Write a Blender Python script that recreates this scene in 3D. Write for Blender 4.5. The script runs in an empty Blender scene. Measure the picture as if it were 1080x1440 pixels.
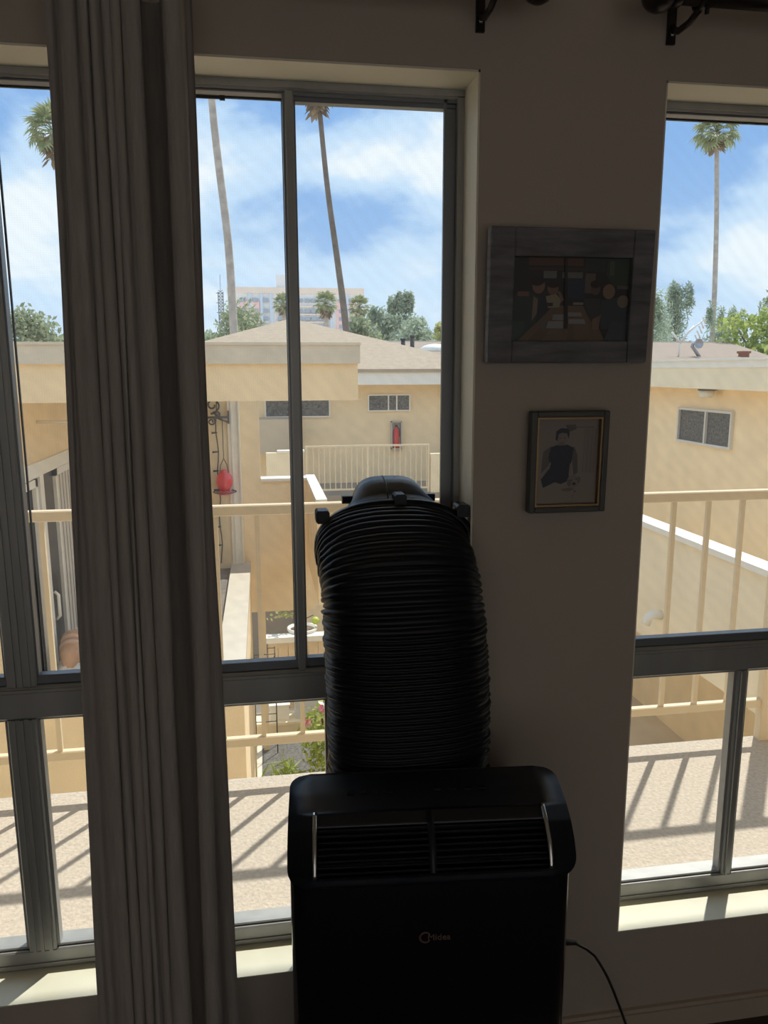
import bpy, math, random
from mathutils import Vector, Matrix
C = bpy.context.scene.collection
SC = bpy.context.scene

# ------------------------------------------------------------------ camera
EYE = Vector((0.0, -1.5, 1.58))          # a person's eye 1.5 m from the window wall
yaw, pit, rol = math.radians(8.935), math.radians(10.448), math.radians(-0.191)
fw = Vector((math.sin(yaw)*math.cos(pit), math.cos(yaw)*math.cos(pit), -math.sin(pit)))
r0 = Vector((math.cos(yaw), -math.sin(yaw), 0)); u0 = r0.cross(fw)
rt = math.cos(rol)*r0 + math.sin(rol)*u0; up = rt.cross(fw)
cd = bpy.data.cameras.new('camera'); cam = bpy.data.objects.new('camera', cd); C.objects.link(cam)
cd.sensor_fit = 'VERTICAL'; cd.sensor_height = 36; cd.lens = 27.05; cd.clip_start = .02; cd.clip_end = 2000
m = Matrix((rt, up, -fw)).transposed().to_4x4(); m.translation = EYE; cam.matrix_world = m
SC.camera = cam

# ------------------------------------------------------------------ sky, sun, exposure
SKY = .93
w = bpy.data.worlds.new('sky'); SC.world = w; w.use_nodes = True
nt = w.node_tree; N = nt.nodes; L = nt.links; N.clear()
out = N.new('ShaderNodeOutputWorld'); bg = N.new('ShaderNodeBackground'); L.new(bg.outputs[0], out.inputs[0])
tc = N.new('ShaderNodeTexCoord'); mp = N.new('ShaderNodeMapping')
mp.inputs['Location'].default_value = (5.2, 2.1, 1.1); mp.inputs['Scale'].default_value = (1.15, 1.15, 2.6); mp.inputs['Rotation'].default_value = (.25, .35, .2)
L.new(tc.outputs['Generated'], mp.inputs[0])
nz = N.new('ShaderNodeTexNoise'); nz.inputs['Scale'].default_value = 2.3; nz.inputs['Detail'].default_value = 7; nz.inputs['Roughness'].default_value = .52; nz.inputs['Distortion'].default_value = .35
L.new(mp.outputs[0], nz.inputs['Vector'])
rp = N.new('ShaderNodeValToRGB'); rp.color_ramp.interpolation = 'EASE'
rp.color_ramp.elements[0].position = .4; rp.color_ramp.elements[0].color = (.21, .39, .7, 1)
rp.color_ramp.elements[1].position = .6; rp.color_ramp.elements[1].color = (.74, .8, .85, 1)
e = rp.color_ramp.elements.new(.5); e.color = (.47, .63, .82, 1)
L.new(nz.outputs['Fac'], rp.inputs[0])
# slightly milkier air near the horizon
sx = N.new('ShaderNodeSeparateXYZ'); L.new(tc.outputs['Generated'], sx.inputs[0])
mr = N.new('ShaderNodeMapRange'); mr.inputs[1].default_value = 0; mr.inputs[2].default_value = .25; mr.inputs[3].default_value = .45; mr.inputs[4].default_value = 0
L.new(sx.outputs['Z'], mr.inputs[0])
mx = N.new('ShaderNodeMix'); mx.data_type = 'RGBA'; L.new(mr.outputs[0], mx.inputs[0]); L.new(rp.outputs[0], mx.inputs[6]); mx.inputs[7].default_value = (.6, .72, .82, 1)
L.new(mx.outputs[2], bg.inputs[0]); bg.inputs[1].default_value = SKY

sun = bpy.data.lights.new('sun', 'SUN'); sun.energy = 3.1; sun.angle = math.radians(.9); sun.color = (1, .94, .84)
so = bpy.data.objects.new('sun', sun); C.objects.link(so)
so.rotation_euler = Vector((.48, .62, 1.145)).to_track_quat('Z', 'Y').to_euler(); so.location = (8, 10, 20)
vs = SC.view_settings; vs.view_transform = 'Standard'; vs.look = 'None'; vs.gamma = 1; vs.use_curve_mapping = False; vs.exposure = 0.6
SC.cycles.max_bounces = 10; SC.cycles.transparent_max_bounces = 24; SC.cycles.diffuse_bounces = 8
SC.cycles.sample_clamp_indirect = 6; SC.cycles.caustics_reflective = False; SC.cycles.caustics_refractive = False

# ------------------------------------------------------------------ materials
MATS = {}
def mat(name, col, rough=.6, metal=0, var=0, vscale=6, bump=0, bscale=60, stretch=(1, 1, 1), coat=0, spec=.5, space='Object'):
    if name in MATS: return MATS[name]
    M = bpy.data.materials.new(name); M.use_nodes = True
    n = M.node_tree.nodes; l = M.node_tree.links; b = n['Principled BSDF']
    b.inputs['Base Color'].default_value = (*col, 1); b.inputs['Roughness'].default_value = rough; b.inputs['Metallic'].default_value = metal
    b.inputs['Specular IOR Level'].default_value = spec
    if coat: b.inputs['Coat Weight'].default_value = coat; b.inputs['Coat Roughness'].default_value = .04
    if var or bump:
        t = n.new('ShaderNodeTexCoord'); g = n.new('ShaderNodeMapping'); g.inputs['Scale'].default_value = stretch; l.new(t.outputs[space], g.inputs[0])
    if var:
        z = n.new('ShaderNodeTexNoise'); z.inputs['Scale'].default_value = vscale; z.inputs['Detail'].default_value = 5; l.new(g.outputs[0], z.inputs['Vector'])
        r = n.new('ShaderNodeValToRGB'); r.color_ramp.elements[0].position = .3; r.color_ramp.elements[1].position = .7
        r.color_ramp.elements[0].color = (*[max(0, c*(1-var)) for c in col], 1); r.color_ramp.elements[1].color = (*[min(1, c*(1+var)) for c in col], 1)
        l.new(z.outputs['Fac'], r.inputs[0]); l.new(r.outputs[0], b.inputs['Base Color'])
    if bump:
        z2 = n.new('ShaderNodeTexNoise'); z2.inputs['Scale'].default_value = bscale; z2.inputs['Detail'].default_value = 4; l.new(g.outputs[0], z2.inputs['Vector'])
        bp = n.new('ShaderNodeBump'); bp.inputs['Strength'].default_value = bump; bp.inputs['Distance'].default_value = .01; l.new(z2.outputs['Fac'], bp.inputs['Height']); l.new(bp.outputs[0], b.inputs['Normal'])
    MATS[name] = M; return M
def leafmat(name, col, col2):
    M = bpy.data.materials.new(name); M.use_nodes = True; n = M.node_tree.nodes; l = M.node_tree.links; b = n['Principled BSDF']
    b.inputs['Roughness'].default_value = .6
    g = n.new('ShaderNodeNewGeometry'); r = n.new('ShaderNodeValToRGB'); r.color_ramp.elements[0].color = (*col, 1); r.color_ramp.elements[1].color = (*col2, 1)
    l.new(g.outputs['Random Per Island'], r.inputs[0]); l.new(r.outputs[0], b.inputs['Base Color'])
    t = n.new('ShaderNodeBsdfTranslucent'); l.new(r.outputs[0], t.inputs[0]); ad = n.new('ShaderNodeMixShader'); ad.inputs[0].default_value = .4
    l.new(b.outputs[0], ad.inputs[1]); l.new(t.outputs[0], ad.inputs[2]); l.new(ad.outputs[0], n['Material Output'].inputs[0])
    MATS[name] = M; return M
def glassmat(name, tint, refl):
    M = bpy.data.materials.new(name); M.use_nodes = True; n = M.node_tree.nodes; l = M.node_tree.links; n.remove(n['Principled BSDF'])
    t = n.new('ShaderNodeBsdfTransparent'); t.inputs[0].default_value = (*tint, 1); g = n.new('ShaderNodeBsdfGlossy'); g.inputs['Roughness'].default_value = .02
    f = n.new('ShaderNodeLayerWeight'); f.inputs[0].default_value = .5
    m4 = n.new('ShaderNodeMath'); m4.operation = 'POWER'; m4.inputs[1].default_value = 5; l.new(f.outputs['Facing'], m4.inputs[0])
    mm = n.new('ShaderNodeMath'); mm.operation = 'MULTIPLY_ADD'; mm.inputs[1].default_value = refl*.7; mm.inputs[2].default_value = .025; l.new(m4.outputs[0], mm.inputs[0])
    x = n.new('ShaderNodeMixShader'); l.new(mm.outputs[0], x.inputs[0]); l.new(t.outputs[0], x.inputs[1]); l.new(g.outputs[0], x.inputs[2]); l.new(x.outputs[0], n['Material Output'].inputs[0])
    MATS[name] = M; return M
def screenmat():
    # fine woven insect mesh: partly open, threads of pale grey fibre; a diagonal wave draws in soft moire bands
    M = bpy.data.materials.new('insect_mesh'); M.use_nodes = True; n = M.node_tree.nodes; l = M.node_tree.links; n.remove(n['Principled BSDF'])
    tcn = n.new('ShaderNodeTexCoord')
    def wave(direc, scale, dist):
        wv = n.new('ShaderNodeTexWave'); wv.bands_direction = direc; wv.inputs['Scale'].default_value = scale; wv.inputs['Distortion'].default_value = dist; wv.inputs['Detail'].default_value = 1
        wv.inputs['Detail Scale'].default_value = .6
        l.new(tcn.outputs['Object'], wv.inputs['Vector']); return wv.outputs['Fac']
    a = wave('X', 66, 1.5); b = wave('Z', 74, 1.0)
    s = n.new('ShaderNodeMath'); s.operation = 'ADD'; l.new(a, s.inputs[0]); l.new(b, s.inputs[1])
    k = n.new('ShaderNodeMath'); k.operation = 'MULTIPLY_ADD'; k.inputs[1].default_value = .035; k.inputs[2].default_value = .055; l.new(s.outputs[0], k.inputs[0])
    c_ = wave('DIAGONAL', 17, 5.0); k2 = n.new('ShaderNodeMath'); k2.operation = 'MULTIPLY_ADD'; k2.inputs[1].default_value = .03; l.new(c_, k2.inputs[0]); l.new(k.outputs[0], k2.inputs[2]); k = k2
    t = n.new('ShaderNodeBsdfTransparent'); d1 = n.new('ShaderNodeBsdfDiffuse'); d1.inputs[0].default_value = (.62, .62, .62, 1)
    d2 = n.new('ShaderNodeBsdfTranslucent'); d2.inputs[0].default_value = (.8, .8, .8, 1); dm = n.new('ShaderNodeMixShader'); dm.inputs[0].default_value = .6
    l.new(d1.outputs[0], dm.inputs[1]); l.new(d2.outputs[0], dm.inputs[2])
    x = n.new('ShaderNodeMixShader'); l.new(k.outputs[0], x.inputs[0]); l.new(t.outputs[0], x.inputs[1]); l.new(dm.outputs[0], x.inputs[2]); l.new(x.outputs[0], n['Material Output'].inputs[0])
    MATS['insect_mesh'] = M; return M

WALL = mat('warm_wall_paint', (.46, .405, .355), .85, bump=.06, bscale=180)
REVEAL = mat('cream_reveal_paint', (.78, .74, .62), .6, bump=.04, bscale=150)
SILL = mat('cream_gloss_sill', (.75, .74, .6), .35, var=.06, vscale=9)
CEIL = mat('ceiling_paint', (.6, .54, .46), .9)
FLOOR = mat('dark_wood_floor', (.06, .035, .026), .45, var=.3, vscale=3, stretch=(1, 12, 1))
ALU = mat('anodised_aluminium', (.36, .365, .36), .42, .3, var=.12, vscale=14, stretch=(1, 1, .2))
ALUD = mat('dark_aluminium', (.2, .215, .24), .4, .4)
GASK = mat('black_gasket', (.02, .022, .03), .6)
GLASS = glassmat('window_glass', (.97, .98, .975), .8)
SCREEN = screenmat()
DECK = mat('deck_coating', (.51, .45, .375), .9, var=.13, vscale=70, bump=.5, bscale=90)
RAIL = mat('cream_rail_paint', (.74, .62, .44), .5)
STUC = mat('tan_stucco', (.88, .715, .475), .92, var=.06, vscale=3, bump=.35, bscale=70)
STUC2 = mat('pale_stucco', (.86, .75, .55), .92, var=.05, vscale=3, bump=.3, bscale=70)
WHITE = mat('white_trim_paint', (.82, .8, .74), .6)
GREYB = mat('weathered_fascia_board', (.66, .6, .5), .8, var=.07, vscale=7)
ROOF = mat('tan_composition_roof', (.42, .33, .24), .95, var=.1, vscale=9, bump=.4, bscale=40)
ROOFP = mat('pink_brown_roof', (.33, .255, .2), .95, var=.12, vscale=9)
PATIO = mat('dark_terrace_coating', (.2, .18, .16), .9, var=.3, vscale=14)
ASPH = mat('asphalt', (.14, .135, .125), .95, var=.35, vscale=26)
DGLASS = mat('dark_screened_glass', (.1, .105, .11), .3, var=.7, vscale=28, spec=.6)
SHADEW = mat('grey_brown_shade', (.3, .26, .21), .9)  # shade under the slab and walkway is put into this colour
FAB = mat('taupe_curtain_fabric', (.4, .37, .345), .95, var=.08, vscale=120, bump=.25, bscale=400, stretch=(1, 1, .1), spec=.1)
BRONZE = mat('dark_bronze', (.035, .028, .026), .35, .6)
ACB = mat('matt_black_plastic', (.01, .013, .02), .38, spec=.4)
ACG = mat('gloss_black_plastic', (.005, .006, .009), .09, coat=.3, spec=.4)
ACV = mat('vent_black_plastic', (.012, .014, .019), .3)
CHROME = mat('chrome', (.75, .76, .78), .12, 1)
LOGO = mat('bronze_logo_print', (.2, .11, .09), .4, .3)
HOSE = mat('black_hose_plastic', (.006, .0075, .011), .36, spec=.25)
BROWNW = mat('weathered_grey_wood', (.16, .16, .175), .75, var=.35, vscale=7, stretch=(1.5, 1, 9), bump=.3, bscale=40)
FRD = mat('dark_green_grey_frame', (.09, .09, .085), .5)
GOLD = mat('gold_lip', (.3, .2, .1), .35, .6)
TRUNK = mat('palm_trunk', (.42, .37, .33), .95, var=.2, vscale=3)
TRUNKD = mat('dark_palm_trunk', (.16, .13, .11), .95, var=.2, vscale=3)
BARK = mat('tree_bark', (.17, .12, .08), .95)
LF1 = leafmat('leaf_grey_green', (.26, .31, .19), (.45, .5, .31)); LF2 = leafmat('leaf_bright_green', (.27, .37, .1), (.58, .64, .2))
LF3 = leafmat('leaf_blue_green', (.29, .36, .27), (.45, .53, .39)); LFP = leafmat('palm_leaf', (.2, .25, .12), (.4, .43, .24)); SKIRT = leafmat('dry_palm_leaf', (.22, .15, .1), (.36, .27, .18))
LFY = leafmat('leaf_yellow_green', (.36, .4, .14), (.62, .6, .26))

# ------------------------------------------------------------------ mesh helpers
class MB:
    def __init__(s): s.v = []; s.f = []; s.mi = []; s.sm = []
    def add(s, vs, fs, mi=0, sm=False):
        o = len(s.v); s.v += [tuple(p) for p in vs]
        for f in fs: s.f.append(tuple(i+o for i in f)); s.mi.append(mi); s.sm.append(sm)
        return s
    def box(s, a, b, mi=0, ch=0):
        x0, y0, z0 = [min(p, q) for p, q in zip(a, b)]; x1, y1, z1 = [max(p, q) for p, q in zip(a, b)]
        if ch:      # chamfer the edges that run along the longest axis
            dims = (x1-x0, y1-y0, z1-z0); k = dims.index(max(dims)); i, j = [q for q in range(3) if q != k]
            lo = (x0, y0, z0); hi = (x1, y1, z1); c = min(ch, dims[i]/3, dims[j]/3)
            o8 = [(lo[i]+c, lo[j]), (hi[i]-c, lo[j]), (hi[i], lo[j]+c), (hi[i], hi[j]-c), (hi[i]-c, hi[j]), (lo[i]+c, hi[j]), (lo[i], hi[j]-c), (lo[i], lo[j]+c)]
            vs = []
            for kk in (lo[k], hi[k]):
                for p in o8:
                    q = [0, 0, 0]; q[k] = kk; q[i], q[j] = p; vs.append(q)
            fs = [tuple(range(7, -1, -1)), tuple(range(8, 16))] + [(t, (t+1) % 8, (t+1) % 8+8, t+8) for t in range(8)]
            if k == 1: fs = [tuple(reversed(f)) for f in fs]
            return s.add(vs, fs, mi)
        return s.add([(x0, y0, z0), (x1, y0, z0), (x1, y1, z0), (x0, y1, z0), (x0, y0, z1), (x1, y0, z1), (x1, y1, z1), (x0, y1, z1)],
                     [(0, 3, 2, 1), (4, 5, 6, 7), (0, 1, 5, 4), (1, 2, 6, 5), (2, 3, 7, 6), (3, 0, 4, 7)], mi)
    def tube(s, pts, r, n=10, mi=0, cap=True, sq=(1, 1)):
        pts = [Vector(p) for p in pts]; rs = r if isinstance(r, (list, tuple)) else [r]*len(pts)
        vs = []; ref = None
        for i, p in enumerate(pts):
            t = (pts[min(i+1, len(pts)-1)]-pts[max(i-1, 0)]).normalized()
            if ref is None: ref = Vector((0, 0, 1)) if abs(t.z) < .9 else Vector((1, 0, 0))
            a = (ref-t*ref.dot(t)).normalized(); ref = a; b = t.cross(a)
            for k in range(n):
                an = 2*math.pi*k/n; vs.append(p+(a*math.cos(an)*sq[0]+b*math.sin(an)*sq[1])*rs[i])
        fs = [(i*n+k, i*n+(k+1) % n, (i+1)*n+(k+1) % n, (i+1)*n+k) for i in range(len(pts)-1) for k in range(n)]
        if cap: fs += [tuple(range(n-1, -1, -1)), tuple((len(pts)-1)*n+k for k in range(n))]
        return s.add(vs, fs, mi, True)
    def lathe(s, c, prof, n=20, mi=0, axis='Z'):
        vs = []
        for r, h in prof:
            for k in range(n):
                a = 2*math.pi*k/n; q = (r*math.cos(a), r*math.sin(a), h)
                if axis == 'X': q = (h, q[0], q[1])
                if axis == 'Y': q = (q[1], h, q[0])
                vs.append(Vector(c)+Vector(q))
        m_ = len(prof)
        fs = [(i*n+k, i*n+(k+1) % n, (i+1)*n+(k+1) % n, (i+1)*n+k) for i in range(m_-1) for k in range(n)] + [tuple(range(n-1, -1, -1)), tuple((m_-1)*n+k for k in range(n))]
        return s.add(vs, fs, mi, True)
    def ball(s, c, r, n=14, mi=0, sc=(1, 1, 1)):
        vs = []; fs = []; h = n//2
        for i in range(h+1):
            th = math.pi*max(.02, min(.98, i/h))
            for k in range(n):
                a = 2*math.pi*k/n; vs.append((c[0]+r*sc[0]*math.sin(th)*math.cos(a), c[1]+r*sc[1]*math.sin(th)*math.sin(a), c[2]+r*sc[2]*math.cos(th)))
        fs = [(i*n+(k+1) % n, i*n+k, (i+1)*n+k, (i+1)*n+(k+1) % n) for i in range(h) for k in range(n)] + [tuple(range(n)), tuple(h*n+k for k in range(n-1, -1, -1))]
        return s.add(vs, fs, mi, True)
    def build(s, name, mats, parent=None, smooth=None):
        me = bpy.data.meshes.new(name); me.from_pydata(s.v, [], s.f)
        for q in (mats if isinstance(mats, (list, tuple)) else [mats]): me.materials.append(q)
        me.polygons.foreach_set('material_index', s.mi); me.polygons.foreach_set('use_smooth', s.sm if smooth is None else [smooth]*len(s.f)); me.update()
        return link(name, me, parent)
def link(name, me, parent=None):
    o = bpy.data.objects.new(name, me); C.objects.link(o)
    if parent: o.parent = parent; o.matrix_parent_inverse = Matrix.Translation(-parent_origin(parent))
    return o
def parent_origin(p):
    # parts are modelled in world coordinates; roots carry their own location and no rotation until finished
    v = Vector(p.location)
    while p.parent: p = p.parent; v = v  # children sit at zero
    return v if p.type == 'EMPTY' else Vector((0, 0, 0))
def thing(name, label, cat, loc=(0, 0, 0), group=None):
    o = bpy.data.objects.new(name, None); o.location = loc; o.empty_display_size = .1; C.objects.link(o); tag(o, label, cat, group); return o
def tag(o, label, cat, group=None):
    o['label'] = label; o['category'] = cat
    if group: o['group'] = group
    return o
def part(name, mb, mats, parent, label=None, smooth=None, stuff=False):
    """mesh in world coordinates, hung under its thing"""
    root = parent
    while root.parent: root = root.parent
    off = Vector(root.location) if root.type == 'EMPTY' else Vector((0, 0, 0))
    mb.v = [tuple(Vector(p)-off) for p in mb.v]
    me_o = mb.build(name, mats, None, smooth); me_o.parent = parent
    if label: me_o['label'] = label
    if stuff: me_o['kind'] = 'stuff'
    return me_o
def struct(o): o['kind'] = 'structure'; return o
def copy_of(src, parent, loc=None, rot=None):
    o = src.copy(); C.objects.link(o); o.parent = parent
    if loc is not None: o.location = loc
    if rot is not None: o.rotation_euler = rot
    return o
def bx(a, b, ch=0): return MB().box(a, b, 0, ch)
def bevel(o, wd=.003, seg=2):
    md = o.modifiers.new('bevel', 'BEVEL'); md.width = wd; md.segments = seg; md.limit_method = 'ANGLE'; md.angle_limit = math.radians(40); return o

# ================================================================== ROOM SHELL
X0, X1, YB, ZC = -2.6, 3.2, -4.0, 2.62
HEAD, SILLZ = 2.126, .2765
W1 = (-.87, .42); W2 = (.789, 2.08)
mb = MB()
TW = .17
for xa, xb in ((X0-.2, W1[0]), (W1[1], W2[0]), (W2[1], X1+.2)): mb.box((xa, 0, -.2), (xb, TW, ZC+.2))
for xa, xb in (W1, W2): mb.box((xa, 0, -.2), (xb, TW, SILLZ-.0025)); mb.box((xa, 0, HEAD), (xb, TW, ZC+.2))
struct(mb.build('wall_front', WALL))
mb = MB()
for xa, xb in (W1, W2):    # painted reveal linings
    mb.box((xa, .002, HEAD-.004), (xb, .1, HEAD+.001)); mb.box((xa-.001, .002, SILLZ), (xa+.004, .1, HEAD)); mb.box((xb-.004, .002, SILLZ), (xb+.001, .1, HEAD))
struct(mb.build('trim_1', REVEAL))
for i, (xa, xb) in enumerate((W1, W2)): struct(bx((xa+.001, .0006, SILLZ-.0024), (xb-.001, .112, SILLZ)).build('trim_%d' % (i+2), SILL))
struct(bx((X0-.2, YB, -.2), (X0, 0, ZC)).build('wall_left', WALL)); struct(bx((X1, YB, -.2), (X1+.2, 0, ZC)).build('wall_right', WALL))
mb = MB()     # unseen opening added in the back wall to light the room
bx0, bx1, bz0, bz1 = -2.1, 2.5, .1, 2.35
mb.box((X0-.2, YB-.2, -.2), (bx0, YB, ZC)); mb.box((bx1, YB-.2, -.2), (X1+.2, YB, ZC)); mb.box((bx0, YB-.2, -.2), (bx1, YB, bz0)); mb.box((bx0, YB-.2, bz1), (bx1, YB, ZC))
struct(mb.build('wall_back', WALL))
LIGHTPANEL = bpy.data.materials.new('warm_fill_panel'); LIGHTPANEL.use_nodes = True; _n = LIGHTPANEL.node_tree.nodes; _l = LIGHTPANEL.node_tree.links
_t = _n.new('ShaderNodeBsdfTranslucent'); _t.inputs[0].default_value = (.55, .475, .41, 1); _x = _n.new('ShaderNodeMixShader'); _x.inputs[0].default_value = .92
_n['Principled BSDF'].inputs['Base Color'].default_value = (.8, .68, .55, 1); _l.new(_n['Principled BSDF'].outputs[0], _x.inputs[1]); _l.new(_t.outputs[0], _x.inputs[2]); _l.new(_x.outputs[0], _n['Material Output'].inputs[0])
struct(MB().add([(bx0, YB-.1, bz0), (bx1, YB-.1, bz0), (bx1, YB-.1, bz1), (bx0, YB-.1, bz1)], [(0, 1, 2, 3)]).build('fill_light_panel', LIGHTPANEL))   # translucent panel added across the opening to warm and soften the fill light
struct(bx((X0-.2, YB-.2, ZC), (X1+.2, TW, ZC+.2)).build('ceiling', CEIL)); struct(bx((X0-.2, YB-.2, -.2), (X1+.2, 0, 0)).build('floor', FLOOR))
mb = MB(); mb.box((X0, -.014, 0), (X1, 0, .054)); mb.box((X0, -.009, .054), (X1, 0, .064)); struct(mb.build('baseboard_front', mat('cream_baseboard', (.5, .44, .36), .6)))

# ---------------------------------------------------------------- windows
def window(name, x0, x1, ups, lows, rsash):
    root = bpy.data.objects.new(name, None); C.objects.link(root); root['kind'] = 'structure'; root.location = (x0, .1, SILLZ)
    zb, zt = SILLZ+.0, HEAD-.004; t0, t1 = .864, .937
    f = MB(); f.box((x0, .1, zt-.016), (x1, .15, zt), ch=.003); f.box((x0, .1, zb), (x1, .16, zb+.042), ch=.003); f.box((x0+.0, .1, zb), (x0+.018, .16, zt), ch=.002); f.box((x1-.018, .1, zb), (x1-.0, .16, zt), ch=.002)
    f.box((x0, .096, zt-.012), (x1, .102, zt)); f.box((x0, .097, zb+.002), (x1, .102, zb+.012))
    part('outer_frame', f, ALU, root)
    f = MB(); f.box((x0+.018, .1, t0), (x1-.018, .155, t1), ch=.004); f.box((x0+.018, .097, t0+.012), (x1-.018, .101, t1-.014)); f.box((x0+.018, .094, t1-.012), (x1-.018, .1, t1-.006))
    part('transom', f, ALU, root)
    for a, b in ups:
        wd = b-a; f = MB(); f.box((a, .1, t1), (b, .13, zt-.016), ch=.003)
        if wd > .04:
            for q in (.3, .52, .78): f.box((a+wd*q-.004, .096, t1), (a+wd*q+.003, .101, zt-.016))
        else: f.box((a+.002, .096, t1), (a+.006, .101, zt-.016))
        part('upper_mullion', f, ALU, root)
    for a, b in lows:
        wd = b-a; f = MB(); f.box((a, .1, zb+.042), (b, .122, t0), ch=.003)
        if wd > .05:
            for q in (.22, .5, .8): f.box((a+wd*q-.003, .096, zb+.042), (a+wd*q+.004, .101, t0))
        else: f.box((a+.006, .094, zb+.042), (b-.016, .101, t0))
        part('lower_mullion', f, ALU, root)
    def lites(divs, za, zc, upper):
        e = [x0+.018]+[q for d_ in divs for q in d_]+[x1-.018]
        for k in range(0, len(e), 2):
            a, b = e[k], e[k+1]
            dark = upper and k in rsash
            sw = .0 if not upper else (.02 if dark else .004)
            zt2 = zc-((.014 if dark else .004) if upper else .006); zb2 = za+(.02 if upper else .006); yo = .12 if not dark else .126
            f = MB(); s2 = sw if sw else .006
            f.box((a, yo-.012, za), (b, yo+.012, zb2), ch=.002); f.box((a, yo-.012, zt2), (b, yo+.012, zc), ch=.002); f.box((a, yo-.012, zb2), (a+(.003 if dark else s2), yo+.012, zt2)); f.box((b-s2, yo-.012, zb2), (b, yo+.012, zt2))
            if dark: f.box((b-.026, yo-.02, za), (b-.02, yo-.012, zc)); f.box((a, yo-.02, zc-.006), (b, yo-.012, zc))
            s_ = part('sash', f, ALUD if upper else ALU, root)
            p_ = part('pane', bx((a+.003, yo-.002, za+.008), (b-.003, yo+.002, zc-.008)), GLASS, s_)
            if upper:
                g = MB(); g.box((a+.002, .146, za), (b-.002, .152, za+.012)); g.box((a+.002, .146, zc-.004), (b-.002, .152, zc)); g.box((a+.002, .146, za+.012), (a+.005, .152, zc-.004)); g.box((b-.005, .146, za+.012), (b-.002, .152, zc-.004))
                sf = part('screen_frame', g, GASK, root)
                part('insect_screen', MB().add([(a+.004, .149, za+.01), (b-.004, .149, za+.01), (b-.004, .149, zc-.003), (a+.004, .149, zc-.003)], [(0, 1, 2, 3)]), SCREEN, sf)
    lites(ups, t1, zt-.016, True); lites(lows, zb+.042, t0, False)
    return root
win1 = window('window_1', *W1, [(-.54, -.48), (.061, .079)], [(-.545, -.487), (.124, .165)], (4,))
win2 = window('window_2', *W2, [(1.235, 1.3), (1.76, 1.785)], [(1.116, 1.142), (1.72, 1.76)], ())
part('sash_latch', MB().box((-.135, .095, 2.084), (-.05, .1, 2.088)).box((-.06, .094, 2.082), (-.05, .1, 2.09)), GASK, win1)

# ================================================================== BALCONY
mb = MB()      # outer stucco of our own building, added pale to bounce light onto the deck
for xa, xb in ((-9, W1[0]), (W1[1], W2[0]), (W2[1], 9)): mb.box((xa, TW, -3.9), (xb, TW+.03, 2.75))
for xa, xb in (W1, W2): mb.box((xa, TW, -3.9), (xb, TW+.03, SILLZ-.014)); mb.box((xa, TW, HEAD+.004), (xb, TW+.03, 2.75))
struct(mb.build('wall_exterior', mat('outer_stucco', (.84, .74, .58), .92, bump=.3, bscale=70)))
struct(bx((-5, TW+.03, -.22), (5, 1.472, -.07)).build('balcony_deck', DECK))
struct(bx((-5, TW+.03, 2.75), (5, 1.345, 2.98)).build('roof_overhang', STUC2))
r = thing('balcony_railing', 'cream painted metal balcony railing with thin balusters just outside the windows', 'railing', (0, 1.45, -.07))
part('top_rail', bx((-4.6, 1.43, 1.035), (4.6, 1.472, 1.075), .004), RAIL, r); part('bottom_rail', bx((-4.6, 1.434, .085), (4.6, 1.466, .123), .004), RAIL, r)
b0 = None
for k in range(-26, 27):
    x = .125+.157*k
    if abs(x-2.2) < .09 or abs(x+2.43) < .09: continue
    if b0 is None:
        b0 = part('baluster', MB().box((-.009, 1.441, .123), (.009, 1.459, 1.035)), RAIL, r); b0.location.x = x
    else: copy_of(b0, r, (x, 0, 0))
for x in (2.205, -2.43): part('post', bx((x-.035, 1.425, -.07), (x+.035, 1.472, 1.035), .004), RAIL, r)

# ================================================================== LEFT WING (neighbouring flat with terrace)
lw = thing('left_wing_building', 'tan stucco wing at left with flat roof beam, terrace and white sliding door', 'building', (-1.8, 4.4, -3.9))
part('roof_beam', bx((-6, 4.4, 1.355), (.73, 4.62, 1.63)), STUC, lw)
part('fascia_board', MB().box((-6, 4.37, 1.63), (.745, 4.66, 1.765)).box((-6, 4.36, 1.765), (.75, 4.7, 1.785)), GREYB, lw, 'weathered pale fascia board along the roof edge')
part('flat_roof', bx((-6, 4.62, 1.62), (-.3, 8.48, 1.76)), ROOF, lw)
part('soffit', bx((-6, 4.62, 1.36), (-.3, 8.48, 1.4)), STUC2, lw)
# wall parallel to the view with the door opening (X = -1.77)
DW = -1.77; d0, d1, dh = 3.95, 6.5, .88
mb = MB(); mb.box((DW-.2, 4.45, dh), (DW, 8.4, 1.36)); mb.box((DW-.2, d1, -.95), (DW, 8.4, dh)); part('side_wall', mb, STUC, lw)
part('room_block', bx((-6, 4.6, -.95), (DW-.2, 8.48, 1.36)), STUC, lw)
part('end_wall', bx((DW-.2, 8.4, -1.0), (-.28, 8.6, 1.4)), STUC2, lw)
mb = MB(); mb.box((-.43, 8.36, -.94), (-.285, 8.4, 1.36)); mb.box((-.39, 8.345, -.94), (-.375, 8.36, 1.36)); mb.box((-.3, 8.33, -.94), (-.285, 8.36, 1.36))
part('corner_trim', mb, WHITE, lw, 'white painted corner trim board')
part('terrace_base', bx((-6, 4.4, -3.9), (-.215, 8.4, -.96)), STUC, lw)
part('terrace_floor', bx((-6, 4.45, -.96), (-.46, 8.4, -.945)), PATIO, lw, 'dark coated terrace floor')
part('terrace_curb', bx((-.45, 4.38, -.965), (-.205, 8.45, -.88)), mat('pale_curb_paint', (.6, .56, .48), .8, var=.08, vscale=5), lw, 'pale painted curb along the terrace edge')  # pale grey cream with slight random tone
sd = part('sliding_door', MB().box((DW-.06, 4.45, .77), (DW+.03, d1, dh)).box((DW-.06, d1-.09, -.945), (DW+.03, d1, .77)).box((DW-.06, 4.45, -.945), (DW+.03, d1-.09, -.91)), WHITE, lw, 'white framed sliding glass door')
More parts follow.
